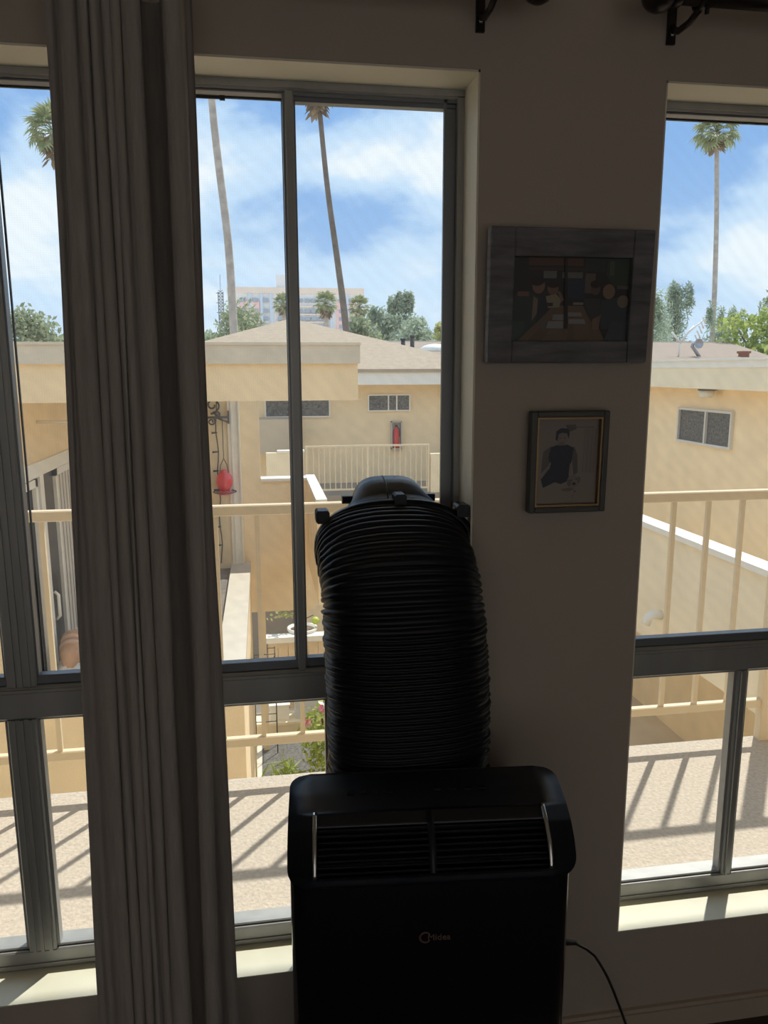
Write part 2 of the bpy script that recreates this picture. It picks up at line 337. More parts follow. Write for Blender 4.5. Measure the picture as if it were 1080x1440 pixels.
for a, b, o in ((4.2, 4.84, .0), (5.46, 6.4, -.02)):
    part('sash_frame', MB().box((DW-.02+o, a, -.9), (DW+.012+o, a+.055, .75)).box((DW-.02+o, b-.055, -.9), (DW+.012+o, b, .75)).box((DW-.02+o, a, .69), (DW+.012+o, b, .75)).box((DW-.02+o, a, -.9), (DW+.012+o, b, -.82)), WHITE, sd)
part('door_post', bx((DW-.02, 4.88, -.9), (DW+.02, 4.985, .77)), WHITE, sd)
part('door_glass', bx((DW-.05, 4.5, -.9), (DW-.035, 6.4, .75)), mat('black_door_glass', (.03, .032, .036), .25, var=.4, vscale=30, spec=.2), sd, 'dark door glass')
part('door_handle', MB().tube([(DW+.02, 5.02, -.22), (DW+.05, 5.02, -.25), (DW+.05, 5.02, -.43), (DW+.02, 5.02, -.46)], .014, 8), WHITE, sd)
k0 = None
for k in range(8):      # vertical blinds behind the glass
    if k0 is None: k0 = part('blind_slat', bx((DW-.03, 5.56, -.88), (DW-.026, 5.64, .7)), mat('pale_blind', (.62, .58, .52), .8), sd)
    else: copy_of(k0, sd, (0, .105*k, 0))
tag(MB().tube([(DW+.005, 4.98, 1.185), (-1.2, 4.98, 1.18), (-.7, 4.98, 1.182), (-.62, 4.98, 1.36)], .012, 8).build('conduit_pipe', WHITE), 'thin white conduit pipe running under the left roof beam', 'pipe')

# far wall of the bay with its balcony opening
bay = thing('projecting_bay', 'tan stucco bay in the courtyard with open balcony and white parapet caps', 'building', (.2, 8.5, -1.59))
mb = MB(); mb.box((-.28, 8.5, -1.59), (-.04, 8.7, 1.62)); mb.box((-.04, 8.5, -1.59), (.64, 8.66, .17)); part('front_wall', mb, STUC, bay)
part('side_parapet', bx((.555, 6.7, -.97), (.655, 8.5, .18)), STUC, bay)
part('parapet_cap', MB().box((-.04, 8.46, .17), (.56, 8.7, .205)), WHITE, bay, 'white cap on the front parapet'); part('parapet_cap', bx((.545, 6.66, .18), (.665, 8.7, .215)), WHITE, bay, 'white cap on the side parapet')
part('balcony_slab', bx((-.28, 8.66, -1.59), (3.2, 9.3, -1.4)), STUC2, bay)
part('post', bx((-.12, 9.1, -3.9), (-.04, 9.18, -1.59)), RAIL, bay)

# back building
bb = thing('back_building', 'tan stucco back building with low hip roof, white eave and small high windows', 'building', (2, 14, -3.9))
part('front_wall', bx((-3, 14, -3.9), (7.5, 14.2, 1.35)), STUC, bb)
mb = MB(); mb.box((-3.0, 13.48, 1.3), (6.0, 13.56, 1.6)); mb.box((-3.0, 13.46, 1.57), (6.0, 13.56, 1.61)); part('eave_board', mb, WHITE, bb)
part('eave_soffit', bx((-3.0, 13.56, 1.33), (6.0, 14.1, 1.36)), STUC2, bb)
c = [(-3.0, 13.44, 1.6), (4.75, 13.44, 1.6), (4.75, 21.6, 1.6), (-3.0, 21.6, 1.6), (.76, 17.5, 2.8)]
c2 = [(x, y, z-.06) for x, y, z in c[:4]]
part('hip_roof', MB().add(c+c2, [(0, 1, 4), (1, 2, 4), (2, 3, 4), (3, 0, 4), (0, 5, 6, 1), (1, 6, 7, 2), (2, 7, 8, 3), (3, 8, 5, 0), (8, 7, 6, 5)]), ROOF, bb)
def wall_window(parent, axis, p, a0, a1, z0, z1, split, out=-1, fr=.04, fmat=WHITE):
    def B(m_, a, b, za, zc, d0_, d1_):
        if axis == 'Y': m_.box((a, p+out*d0_, za), (b, p+out*d1_, zc))
        else: m_.box((p+out*d0_, a, za), (p+out*d1_, b, zc))
    f = MB(); B(f, a0, a1, z0, z0+fr, 0, .05); B(f, a0, a1, z1-fr, z1, 0, .05); B(f, a0, a0+fr, z0+fr, z1-fr, 0, .05); B(f, a1-fr, a1, z0+fr, z1-fr, 0, .05)
    for s_ in split: B(f, s_-fr/2, s_+fr/2, z0+fr, z1-fr, 0, .05)
    wo = part('window', f, fmat, parent); e = [a0+fr]+[q for s_ in split for q in (s_-fr/2, s_+fr/2)]+[a1-fr]
    for k in range(0, len(e), 2):
        g = MB(); B(g, e[k], e[k+1], z0+fr, z1-fr, .004, .012); part('pane', g, DGLASS, wo)
    return wo
part('painted_shade_block', bx((-.3, 13.2, .02), (.68, 14, .67)), mat('brown_painted_shade', (.5, .42, .32), .9), bb)  # brown block stands in for the shade on the wall below the window
wall_window(bb, 'Y', 14, 2.11, 2.98, .76, 1.1, [2.53, 2.7], fr=.025)
wall_window(bb, 'Y', 14, .06, 1.35, .66, 1.3, [.7], fr=.025)
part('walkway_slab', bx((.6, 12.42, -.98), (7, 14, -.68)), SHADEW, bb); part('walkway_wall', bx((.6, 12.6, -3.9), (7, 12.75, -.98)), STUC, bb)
part('low_wall', MB().box((.05, 12.45, -.7), (.72, 12.57, .12)), STUC2, bb); part('low_wall_cap', bx((.25, 12.42, .12), (.74, 12.6, .16)), WHITE, bb)
part('side_wall', bx((3.08, 12.44, -.7), (4.4, 12.56, .05)), STUC2, bb)
pr = thing('picket_railing', 'white picket railing on the back building walkway', 'railing', (1.9, 12.5, -.68))
part('top_rail', bx((.76, 12.48, .2), (3.06, 12.52, .23)), RAIL, pr); part('bottom_rail', bx((.76, 12.485, -.6), (3.06, 12.515, -.57)), RAIL, pr)
p0 = None
for k in range(23):
    if p0 is None: p0 = part('picket', bx((.792, 12.494, -.57), (.806, 12.506, .2)), RAIL, pr)
    else: copy_of(p0, pr, (k*.1005, 0, 0))
for x in (.775, 1.9, 3.045): part('post', bx((x-.018, 12.48, -.68), (x+.018, 12.52, .2)), RAIL, pr)
fx = thing('fire_extinguisher', 'red fire extinguisher in a pale wall box on the back building', 'extinguisher', (2.67, 13.9, .05))
part('cabinet', MB().box((2.57, 13.96, .0), (2.79, 14, .56)).box((2.57, 13.86, .0), (2.59, 13.96, .56)).box((2.77, 13.86, .0), (2.79, 13.96, .56)).box((2.57, 13.86, .54), (2.79, 13.96, .56)).box((2.57, 13.86, 0), (2.79, 13.96, .02)), mat('grey_cabinet', (.5, .46, .42), .6), fx)
part('cylinder', MB().lathe((2.68, 13.91, .03), [(.055, 0), (.06, .02), (.06, .33), (.03, .4), (.02, .42)], 14), mat('red_paint', (.6, .03, .03), .4), fx)
part('valve', MB().box((2.66, 13.89, .45), (2.7, 13.93, .49)).tube([(2.69, 13.9, .47), (2.74, 13.89, .4), (2.745, 13.89, .25)], .008, 6), GASK, fx)

# right wing
rw = thing('right_wing_building', 'tan stucco right wing with white eave board and walkway parapet', 'building', (6.4, 8, -3.9))
part('side_wall', bx((6.45, 2, -3.9), (6.65, 13.4, 1.35)), STUC, rw)
part('eave_board', MB().box((6.05, 2, 1.6), (6.12, 13.4, 1.7)).box((6.02, 2, 1.695), (6.14, 13.4, 1.72)), WHITE, rw)
part('fascia', bx((6.06, 2, 1.31), (6.16, 13.4, 1.6)), STUC2, rw); part('soffit', bx((6.16, 2, 1.33), (6.46, 13.4, 1.37)), STUC, rw)
part('parapet', bx((4.3, 1.9, -1.47), (4.44, 11.8, -.19)), STUC2, rw); part('parapet_cap', bx((4.26, 1.9, -.19), (4.47, 11.8, -.13)), WHITE, rw, 'white cap running along the walkway parapet')
part('walkway_slab', bx((4.44, 1.9, -1.47), (6.45, 11.8, -1.25)), STUC2, rw); part('lower_wall', bx((6.1, 1.9, -3.9), (6.3, 11.8, -1.47)), STUC, rw)
wall_window(rw, 'X', 6.45, 8.3, 9.72, .47, 1.0, [8.95], fr=.035, fmat=mat('grey_white_trim', (.62, .61, .58), .6))
part('flat_roof', bx((6.1, 2, 1.6), (9.5, 13.4, 1.69)), ROOFP, rw)
lt = thing('porch_light', 'small drum porch light under the right wing eave', 'light', (6.26, 8.7, 1.33))
part('base_ring', MB().lathe((6.28, 8.75, 1.275), [(.11, 0), (.125, .01), (.125, .055)], 20), mat('dark_metal_ring', (.15, .14, .13), .5, .5), lt)
part('diffuser', MB().lathe((6.28, 8.75, 1.18), [(.07, 0), (.1, .02), (.11, .1)], 20), mat('frosted_lens', (.7, .7, .66), .3), lt)
tag(MB().tube([(4.3, 6.1, -1.1), (4.2, 6.1, -1.09), (4.14, 6.1, -1.13), (4.12, 6.1, -1.2)], .05, 12).build('vent_pipe', WHITE), 'bent white vent pipe on the right walkway parapet', 'pipe')

# long roof behind
lr = thing('rear_roof_building', 'long low house with pinkish brown roof behind the back building', 'building', (10, 20, -3.9))
c = [(2.0, 14.6, 1.55), (12.4, 14.6, 1.55), (19.0, 30, 1.55), (2.0, 30, 1.55), (3.6, 24.5, 2.52), (16.7, 24.5, 2.52)]
c2 = [(x, y, z-.2) for x, y, z in c[:4]]
part('hip_roof', MB().add(c+c2, [(0, 1, 5, 4), (1, 2, 5), (2, 3, 4, 5), (3, 0, 4), (0, 6, 7, 1), (1, 7, 8, 2), (2, 8, 9, 3), (3, 9, 6, 0), (9, 8, 7, 6)]), ROOFP, lr)
part('wall', bx((7.6, 15.2, -3.9), (12, 29, 1.4)), STUC, lr); part('ridge_cap', bx((3.6, 24.42, 2.5), (16.7, 24.58, 2.545)), GREYB, lr)
g = thing('skylight_dome', 'white domed skylight on the roof behind the back building', 'skylight', (4.95, 20.5, 2.05))
part('curb', bx((4.45, 20.1, 2.0), (5.45, 20.9, 2.12)), GREYB, g); part('dome', MB().ball((4.95, 20.5, 2.12), .46, 16, sc=(1, .85, .42)), WHITE, g)
for px_, h in ((3.62, .42), (3.86, .5)):
    tag(MB().tube([(px_, 18.3, 1.85), (px_, 18.3, 1.95+h*.95)], .055, 8).lathe((px_, 18.3, 1.93+h*.95), [(.07, 0), (.07, .05)], 8).build('roof_vent', GASK), 'left thinner dark vent pipe on the hip roof' if h < .45 else 'right thicker dark vent pipe on the hip roof', 'pipe', 'dark roof vents')
GALV = mat('galvanised', (.4, .4, .42), .4, .6)
an = thing('roof_antenna', 'grey bent antenna mast with small dish on the long rear roof', 'antenna', (11.9, 18.4, 1.92))
part('mast', MB().tube([(11.9, 18.4, 1.9), (11.78, 18.4, 2.05), (11.66, 18.4, 2.19), (11.7, 18.4, 2.29)], .05, 8), GALV, an)
part('dish', MB().lathe((11.76, 18.3, 2.26), [(.02, .0), (.08, -.02), (.13, -.06), (.135, -.06), (.08, -.01), (.02, .02)], 16, axis='Y'), GALV, an)
an = thing('rod_antenna', 'white rod antenna with crossed arms on the long rear roof', 'antenna', (11.3, 18.4, 1.92))
mb = MB().tube([(11.28, 18.4, 1.9), (11.28, 18.4, 2.32)], .025, 6).tube([(11.04, 18.4, 2.56), (11.28, 18.4, 2.3)], .03, 6).tube([(11.3, 18.4, 2.28), (11.5, 18.4, 2.55), (11.68, 18.4, 2.72)], .035, 6)
for k in range(5): mb.tube([(11.72+.05*k, 18.4, 2.5+.12*k), (11.84+.04*k, 18.4, 2.28+.13*k)], .022, 5)
mb.tube([(11.5, 18.4, 2.55), (11.95, 18.4, 2.9)], .02, 5)
part('rods', mb, WHITE, an)
tag(bx((13.05, 18.2, 1.8), (13.25, 18.4, 2.0)).box((13.02, 18.17, 2.0), (13.28, 18.43, 2.06)).build('roof_vent', mat('rust_red', (.32, .12, .07), .8)), 'small rust red vent box on the right roof', 'vent')

# ================================================================== COURTYARD LEVEL
struct(bx((-900, -60, -4.2), (900, 900, -3.9)).build('ground', mat('pale_concrete', (.66, .6, .5), .95, var=.1, vscale=2)))
tag(bx((-.15, 6.6, -3.9), (1.4, 9.55, -3.893)).build('asphalt_patch', ASPH), 'dark asphalt strip in the courtyard below the balcony', 'pavement')['kind'] = 'structure'
pf = thing('slatted_planter', 'beige vertical board planter with white cap under the bay', 'planter', (.5, 10.5, -3.9))
s0 = None
for k in range(9):
    if s0 is None: s0 = part('board', bx((-.02, 10.5, -3.9), (.135, 10.525, -2.73)), mat('beige_board', (.7, .55, .37), .8), pf)
    else: copy_of(s0, pf, (k*.162, 0, 0))
part('cap', bx((-.08, 10.42, -2.74), (1.06, 10.62, -2.65)), WHITE, pf); part('back_wall', bx((-.02, 10.9, -3.9), (1.44, 11.0, -2.9)), STUC, pf)
part('end_board', bx((-.02, 10.525, -3.9), (.005, 10.9, -2.74)), STUC, pf); part('soil', bx((.01, 10.53, -3.5), (1.44, 10.9, -3.0)), BARK, pf)
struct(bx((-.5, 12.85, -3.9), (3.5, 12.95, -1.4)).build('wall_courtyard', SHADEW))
pp = thing('potted_lemon', 'white rimmed pot with a small lemon plant on the planter', 'potted plant', (.53, 10.75, -3.0))
part('pot', MB().lathe((.55, 10.75, -3.0), [(.17, 0), (.23, .34), (.25, .36), (.25, .4), (.215, .4), (.2, .33)], 22), WHITE, pp)
part('soil', MB().lathe((.55, 10.75, -2.66), [(.205, 0), (.21, .02)], 20), BARK, pp)
part('stem', MB().tube([(.55, 10.75, -2.65), (.62, 10.75, -2.45), (.74, 10.75, -2.4)], .01, 6).tube([(.58, 10.75, -2.55), (.45, 10.75, -2.35), (.22, 10.75, -2.3)], .009, 6), BARK, pp)
part('lemon', MB().ball((.77, 10.75, -2.5), .07, 12, sc=(1, 1, .9)), mat('green_lemon', (.5, .6, .08), .5), pp)
def leaves(mb, n, cf, size, asp, rnd, fold=.0):
    for _ in range(n):
        p = Vector(cf(rnd)); a = Vector((rnd.gauss(0, 1), rnd.gauss(0, 1), rnd.gauss(0, 1))).normalized()
        b = a.cross(Vector((rnd.gauss(0, 1), rnd.gauss(0, 1), rnd.gauss(0, 1)))).normalized()
        s_ = size*rnd.uniform(.6, 1.35); w_ = s_*asp
        mb.add([p-a*s_*.5, p+b*w_*.5, p+a*s_*.5, p-b*w_*.5], [(0, 1, 2, 3)])
    return mb
rnd = random.Random(5)
part('leaf', leaves(MB(), 60, lambda r_: (.27+r_.gauss(0, .1), 10.75+r_.gauss(0, .05), -2.35+r_.gauss(0, .07)), .09, .5, rnd), LFY, pp, stuff=True)
fb = thing('flowering_bush', 'bushy green shrub with pink blossoms below the balcony', 'shrub', (.75, 7.5, -3.9))
def bushpt(r_):
    while True:
        p = Vector((r_.uniform(-1, 1), r_.uniform(-1, 1), r_.uniform(-1, 1)))
        if p.length < 1: break
    return (.82+p.x*.45+p.z*.06-(.12 if p.z > .3 else 0), 7.6+p.y*.4, -3.1+p.z*.6+r_.gauss(0, .05))
part('foliage', leaves(MB(), 1500, bushpt, .075, .6, rnd), LF2, fb, stuff=True)
part('stem', MB().tube([(.8, 7.6, -3.9), (.8, 7.6, -3.0)], .03, 6).tube([(.78, 7.6, -3.6), (.62, 7.6, -2.7)], .015, 6).tube([(.82, 7.6, -3.6), (1.0, 7.6, -2.7)], .015, 6), BARK, fb)
PINK = leafmat('pink_petal', (.65, .12, .25), (.85, .4, .5))
f0 = None
for x, y, z in ((.42, 7.3, -2.62), (.63, 7.3, -2.47), (.88, 7.3, -2.38), (.83, 7.3, -2.58), (.92, 7.25, -2.52), (.74, 7.1, -2.95), (.82, 7.1, -2.98), (.9, 7.1, -2.97), (.7, 7.05, -3.2), (.84, 7.4, -2.46)):
    if f0 is None:
        q = MB(); rr = random.Random(2)
        for k in range(26):
            a = Vector((rr.gauss(0, 1), rr.gauss(0, 1), rr.gauss(0, 1))).normalized(); b = a.orthogonal().normalized(); p = Vector((x, y, z))+a*.035; q.add([p-b*.025, p+a*.03, p+b*.025, p-a*.01], [(0, 1, 2, 3)])
        f0 = part('blossom', q, PINK, fb); base = Vector((x, y, z))
    else: copy_of(f0, fb, Vector((x, y, z))-base)
tag(leaves(MB(), 90, lambda r_: (.16+r_.gauss(0, .12), 8.2+r_.gauss(0, .1), -3.88+abs(r_.gauss(0, .12))), .26, .12, rnd).build('weed_tuft', LF2), 'low tuft of long green weeds on the dark courtyard ground', 'plant')['kind'] = 'stuff'
tag(MB().box((-.35, 9.6, -3.9), (1.9, 9.95, -3.74)).box((-.35, 9.56, -3.74), (1.9, 9.97, -3.7)).build('bench_ledge', STUC2), 'long beige concrete ledge on the courtyard ground', 'ledge')
tag(bevel(bx((-.02, 9.65, -3.7), (.27, 9.9, -3.46)).box((-.035, 9.64, -3.48), (.285, 9.91, -3.45)).build('storage_box', WHITE), .006), 'white lidded box on the left of the courtyard ledge', 'box')
tag(bevel(bx((.36, 9.65, -3.7), (.86, 9.9, -3.52)).box((.36, 9.66, -3.52), (.72, 9.9, -3.4)).build('storage_box', mat('pale_grey', (.62, .64, .66), .6)), .006), 'pale grey stepped box on the courtyard ledge beside the bush', 'box')
rk = thing('wire_rack', 'thin dark wire rack standing beside the slatted planter', 'rack', (-.05, 9.1, -3.9))
mb = MB()
for x in (-.23, .075): 
    for y in (9.0, 9.25): mb.tube([(x, y, -3.9), (x, y, -2.36)], .008, 6)
for z in (-2.38, -2.9, -3.4): mb.tube([(-.23, 9.0, z), (.075, 9.0, z), (.075, 9.25, z), (-.23, 9.25, z), (-.23, 9.0, z)], .007, 6)
part('frame', mb, mat('dark_wire', (.08, .07, .06), .5), rk); part('cross_brace', MB().tube([(-.23, 9.0, -2.4), (.075, 9.0, -2.88)], .005, 6).tube([(.075, 9.0, -2.4), (-.23, 9.0, -2.88)], .005, 6), MATS['dark_wire'], rk)

# ---------------------------------------------------------------- things on the neighbour's terrace
pb = thing('pet_bed', 'round cream pet bed on the neighbouring terrace by the sliding door', 'pet bed', (-1.36, 4.78, -.945))
n = 40; mb = MB(); pts = [(-1.36+.25*math.cos(2*math.pi*k/n), 4.78+.22*math.sin(2*math.pi*k/n), -.82+.012*math.sin(9*2*math.pi*k/n)) for k in range(n+1)]
part('bolster', mb.tube(pts, [.115+.01*math.sin(k*1.9) for k in range(n+1)], 12, cap=False), mat('cream_plush', (.72, .66, .58), .95, bump=.5, bscale=30), pb)
part('base_cushion', MB().ball((-1.36, 4.78, -.85), .24, 18, sc=(1, .9, .35)), MATS['cream_plush'], pb)
bl = thing('rolled_blanket', 'tan striped roll leaning in the cream pet bed', 'blanket', (-1.58, 4.78, -.75))
mb = MB().tube([(-1.56, 4.62, -.76), (-1.57, 4.7, -.66), (-1.575, 4.82, -.585), (-1.57, 4.95, -.62), (-1.56, 5.02, -.74)], [.06, .095, .1, .09, .05], 16)
part('roll', mb, mat('tan_blanket', (.55, .33, .2), .95, var=.12, vscale=14, bump=.4, bscale=50), bl)
for q in (.3, .62): part('stripe', MB().tube([(-1.57, 4.68+q*.15, -.665+q*.1), (-1.571, 4.685+q*.15+.02, -.66+q*.1+.008)], .102, 16), mat('peach_stripe', (.66, .45, .32), .95), bl)
tag(MB().ball((-1.32, 4.93, -.72), .13, 16, sc=(1, .8, .95)).build('fluffy_cushion', mat('white_fleece', (.74, .72, .68), 1, bump=1, bscale=45)), 'small white fleece cushion in the pet bed beside the tan roll', 'cushion')
br = thing('plant_bracket', 'black scrolled iron hanging bracket on the white corner trim', 'bracket', (-.39, 8.33, 1.0))
mb = MB().tube([(-.405, 8.3, 1.01), (-.75, 8.3, 1.01)], .014, 8).box((-.425, 8.29, .93), (-.405, 8.345, 1.09)).tube([(-.42, 8.3, .95), (-.5, 8.3, .98), (-.56, 8.3, 1.01)], .01, 6)
IRON = mat('black_iron', (.06, .06, .065), .6)
part('arm', mb, IRON, br)
def spiral(cx, cz, r_, t0_, turns, n_=22): return [(cx+r_*(1-.75*k/n_)*math.cos(t0_+turns*2*math.pi*k/n_), 8.3, cz+r_*(1-.75*k/n_)*math.sin(t0_+turns*2*math.pi*k/n_)) for k in range(n_+1)]
part('scroll', MB().tube(spiral(-.6, 1.16, .09, -1.57, 1.3), .011, 6), IRON, br); part('scroll', MB().tube(spiral(-.62, .96, .05, 1.57, -1.4), .009, 6).tube(spiral(-.55, 1.05, .04, -1.57, 1.4), .009, 6), IRON, br)
hf = thing('hummingbird_feeder', 'round red glass hummingbird feeder hanging from the iron bracket', 'bird feeder', (-.49, 8.25, .1))
RED = mat('red_glass', (.72, .03, .045), .15, coat=.4)
part('reservoir', MB().lathe((-.49, 8.25, .1), [(.035, 0), (.07, .02), (.1, .07), (.108, .12), (.1, .17), (.07, .215), (.04, .235), (.045, .25), (.02, .265)], 22), RED, hf)
part('tray', MB().lathe((-.49, 8.25, .05), [(.07, 0), (.11, .015), (.115, .03), (.06, .05)], 22), RED, hf); part('perch_ring', MB().tube([(-.49+.14*math.cos(k*.314), 8.25+.14*math.sin(k*.314), .085) for k in range(21)], .008, 6, cap=False), IRON, hf)
part('hanger', MB().tube([(-.545, 8.25, .31), (-.53, 8.25, .42), (-.49, 8.27, .5), (-.49, 8.3, 1.0)], .005, 6).tube([(-.435, 8.25, .31), (-.45, 8.25, .42), (-.49, 8.27, .5)], .005, 6), IRON, hf)
sl = thing('string_lights', 'dark cable of small string lights hanging down the end wall', 'string lights', (-.6, 8.35, -.2))
pts = [(-.565+.012*math.sin(k*1.3), 8.34, 1.3-.12*k) for k in range(19)]
part('cable', MB().tube(pts, .007, 6), IRON, sl)
b1 = None
for k in range(2, 18, 2):
    if b1 is None: b1 = part('bulb', MB().tube([pts[k], (pts[k][0]-.07, 8.34, pts[k][2]-.005)], [.008, .013], 6), IRON, sl)
    else: copy_of(b1, sl, (0, 0, -.12*(k-2)))

# ================================================================== BEYOND: tower, palms, trees
tw = thing('mid_rise_building', 'pale mid rise block with pink panels far beyond the roofs', 'building', (13, 298, -3.9))
TWB = mat('tower_hazy_pale', (.84, .81, .79), .9); TWP = mat('tower_pink', (.9, .6, .57), .9); TWBL = mat('tower_blue_grey', (.62, .68, .78), .9); TWW = mat('tower_window', (.36, .42, .5), .5); TWT = mat('tower_tan', (.84, .7, .6), .9)  # distance haze is put into these light tower colours
part('body', bx((-11.2, 298, -3.9), (39.5, 316, 29.8)), TWB, tw); part('roof_band', bx((-11.4, 297.5, 29.8), (39.7, 316, 32)), TWT, tw); part('penthouse', bx((6.9, 299, 32), (11.2, 308, 36.6)), TWB, tw)
for a, b in ((-7.2, .4), (29, 36.5)): part('pink_panel', bx((a, 297.4, 15), (b, 298, 27)), TWP, tw)
for a in (-3.6, .6, 4.2, 26.6, 32.6): part('pilaster', bx((a, 297.2, 0), (a+1.1, 298, 29.8)), TWBL, tw)
for z in (13.6, 16.4, 19.2, 22, 24.8): part('floor_band', bx((6.5, 297.4, z), (26, 298, z+.6)), TWT, tw)
t0_ = None
for x in (-6.6, -2.0, 1.6, 7, 9.5, 12, 14.5, 17.2, 19.6, 22.2, 24, 30, 33.9):
    for z in (14.4, 17.2, 20, 22.8, 26.6):
        if t0_ is None: t0_ = part('window', bx((x, 297.1, z), (x+1.9, 298.02, z+1.35)), TWW, tw); xb, zb_ = x, z
        else: copy_of(t0_, tw, (x-xb, 0, z-zb_))
lm = thing('lattice_mast', 'dark lattice mast left of the distant mid rise block', 'mast', (-12.8, 270, -3.9))
mb = MB()
for a in (-13.2, -11.6): mb.box((a-.15, 270, -3.9), (a+.15, 270.3, 27.5))
mb.box((-12.45, 270, 27.5), (-12.3, 270.2, 33))
part('legs', mb, mat('mast_grey', (.2, .22, .26), .7), lm)
mb = MB()
for k in range(22): z = 5+k*1.05; mb.tube([(-13.2, 270, z), (-11.6, 270, z+1.05)], .1, 4); mb.tube([(-11.6, 270, z), (-13.2, 270, z+1.05)], .1, 4); mb.box((-13.9 if k % 3 == 0 else -13.2, 269.9, z-.1), (-11.6, 270.2, z+.1))
part('bracing', mb, MATS['mast_grey'], lm)

def fan_leaf():
    mb = MB(); mb.tube([(0, 0, 0), (.45, 0, .12), (.9, 0, .1)], [.03, .02, .015], 5); R_ = random.Random(3)
    for k in range(15):
        a = math.radians(-105+15*k); L_ = R_.uniform(.75, .95)*(1-.18*abs(k-7)/7); d_ = Vector((math.cos(a), math.sin(a), 0)); s_ = Vector((-d_.y, d_.x, 0))
        p = Vector((.9, 0, .1)); q = p+d_*L_*.6+Vector((0, 0, .02)); t = p+d_*L_+Vector((0, 0, -.28*L_))
        mb.add([p, q-s_*.075, t, q+s_*.075], [(0, 1, 2, 3)])
    return mb
def palm(label, pts, r0_, r1_, tm, size, nf, seed, skirt=1.0):
    R_ = random.Random(seed); root = thing('palm_tree', label, 'palm', (pts[0][0], pts[0][1], pts[0][2]), 'tall fan palms beyond the roofs'); rl = Vector(root.location)
    # smooth trunk
    P_ = [Vector(p) for p in pts]; sm = []
    for i in range(len(P_)-1):
        a, b, c_, d_ = P_[max(i-1, 0)], P_[i], P_[i+1], P_[min(i+2, len(P_)-1)]
        for k in range(6):
            t = k/6; sm.append(.5*((2*b)+(c_-a)*t+(2*a-5*b+4*c_-d_)*t*t+(3*b-a-3*c_+d_)*t**3))
    sm.append(P_[-1]); nn = len(sm); part('trunk', MB().tube(sm, [r0_+(r1_-r0_)*(i/(nn-1)) for i in range(nn)], 10), tm, root)
    top = P_[-1]
    f0_ = None
    for k in range(nf):
        el = 75-125*(k/nf)+R_.uniform(-8, 8); az = k*137.5+R_.uniform(-15, 15)
        if f0_ is None:
            f0_ = fan_leaf().build('frond', LFP); f0_.parent = root; o = f0_; f0_['kind'] = 'thing'; del f0_['kind']
        else: o = copy_of(f0_, root)
        o.location = top-rl; o.rotation_euler = (0, -math.radians(el), math.radians(az)); o.scale = (size, size, size)
    mb = MB()
    for k in range(int(70*skirt)):
        az = R_.uniform(0, 6.28); h = R_.uniform(0, 1.5*skirt); p = top+Vector((math.cos(az)*(r1_+.1), math.sin(az)*(r1_+.1), -.1-h*.8)); q = p+Vector((math.cos(az)*.45*size, math.sin(az)*.45*size, -.5*size)); s_ = Vector((-math.sin(az), math.cos(az), 0))*.16*size
        mb.add([p, (p+q)/2-s_, q, (p+q)/2+s_], [(0, 1, 2, 3)])
    part('dry_skirt', mb, SKIRT, root, stuff=True); return root
GZ = -3.9
palm('tall fan palm with green crown left of the curtain', [(-8.6, 43.5, GZ), (-9.2, 43.5, 6), (-10.25, 43.5, 13.75)], .2, .16, TRUNK, .95, 30, 1)
palm('pale curved palm trunk in the pane right of the curtain', [(-1.1, 36.5, GZ), (-1.2, 36.5, 4), (-1.3, 36.5, 7.5), (-1.62, 36.5, 11.2), (-1.78, 36.5, 13.6), (-1.9, 36.5, 17)], .2, .15, TRUNK, 1.25, 26, 2)
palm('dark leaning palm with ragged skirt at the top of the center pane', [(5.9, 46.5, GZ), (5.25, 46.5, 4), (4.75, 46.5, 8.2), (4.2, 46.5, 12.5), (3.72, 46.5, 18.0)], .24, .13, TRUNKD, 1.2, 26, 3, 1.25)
palm('slender straight palm in the right hand window', [(33.9, 53.5, GZ), (33.8, 53.5, 5), (33.5, 53.5, 12), (33.0, 53.5, 18.35)], .2, .15, TRUNK, 1.15, 34, 4, .7)
palm('small distant palm in front of the mid rise block', [(9.3, 108.5, GZ), (9.3, 108.5, 4), (9.2, 108.5, 10.6)], .4, .35, TRUNK, 1.25, 26, 6, 1.2)
palm('small distant palm at the right end of the mid rise block', [(15.9, 118.5, GZ), (15.4, 118.5, 4), (15.2, 118.5, 11)], .4, .3, TRUNK, 1.25, 26, 7, 1.2)
palm('faint small palm near the tower penthouse behind the mullion', [(3.9, 125, GZ), (3.9, 125, 5), (3.9, 125, 11.9)], .4, .35, TRUNK, 1.25, 24, 8, 1)

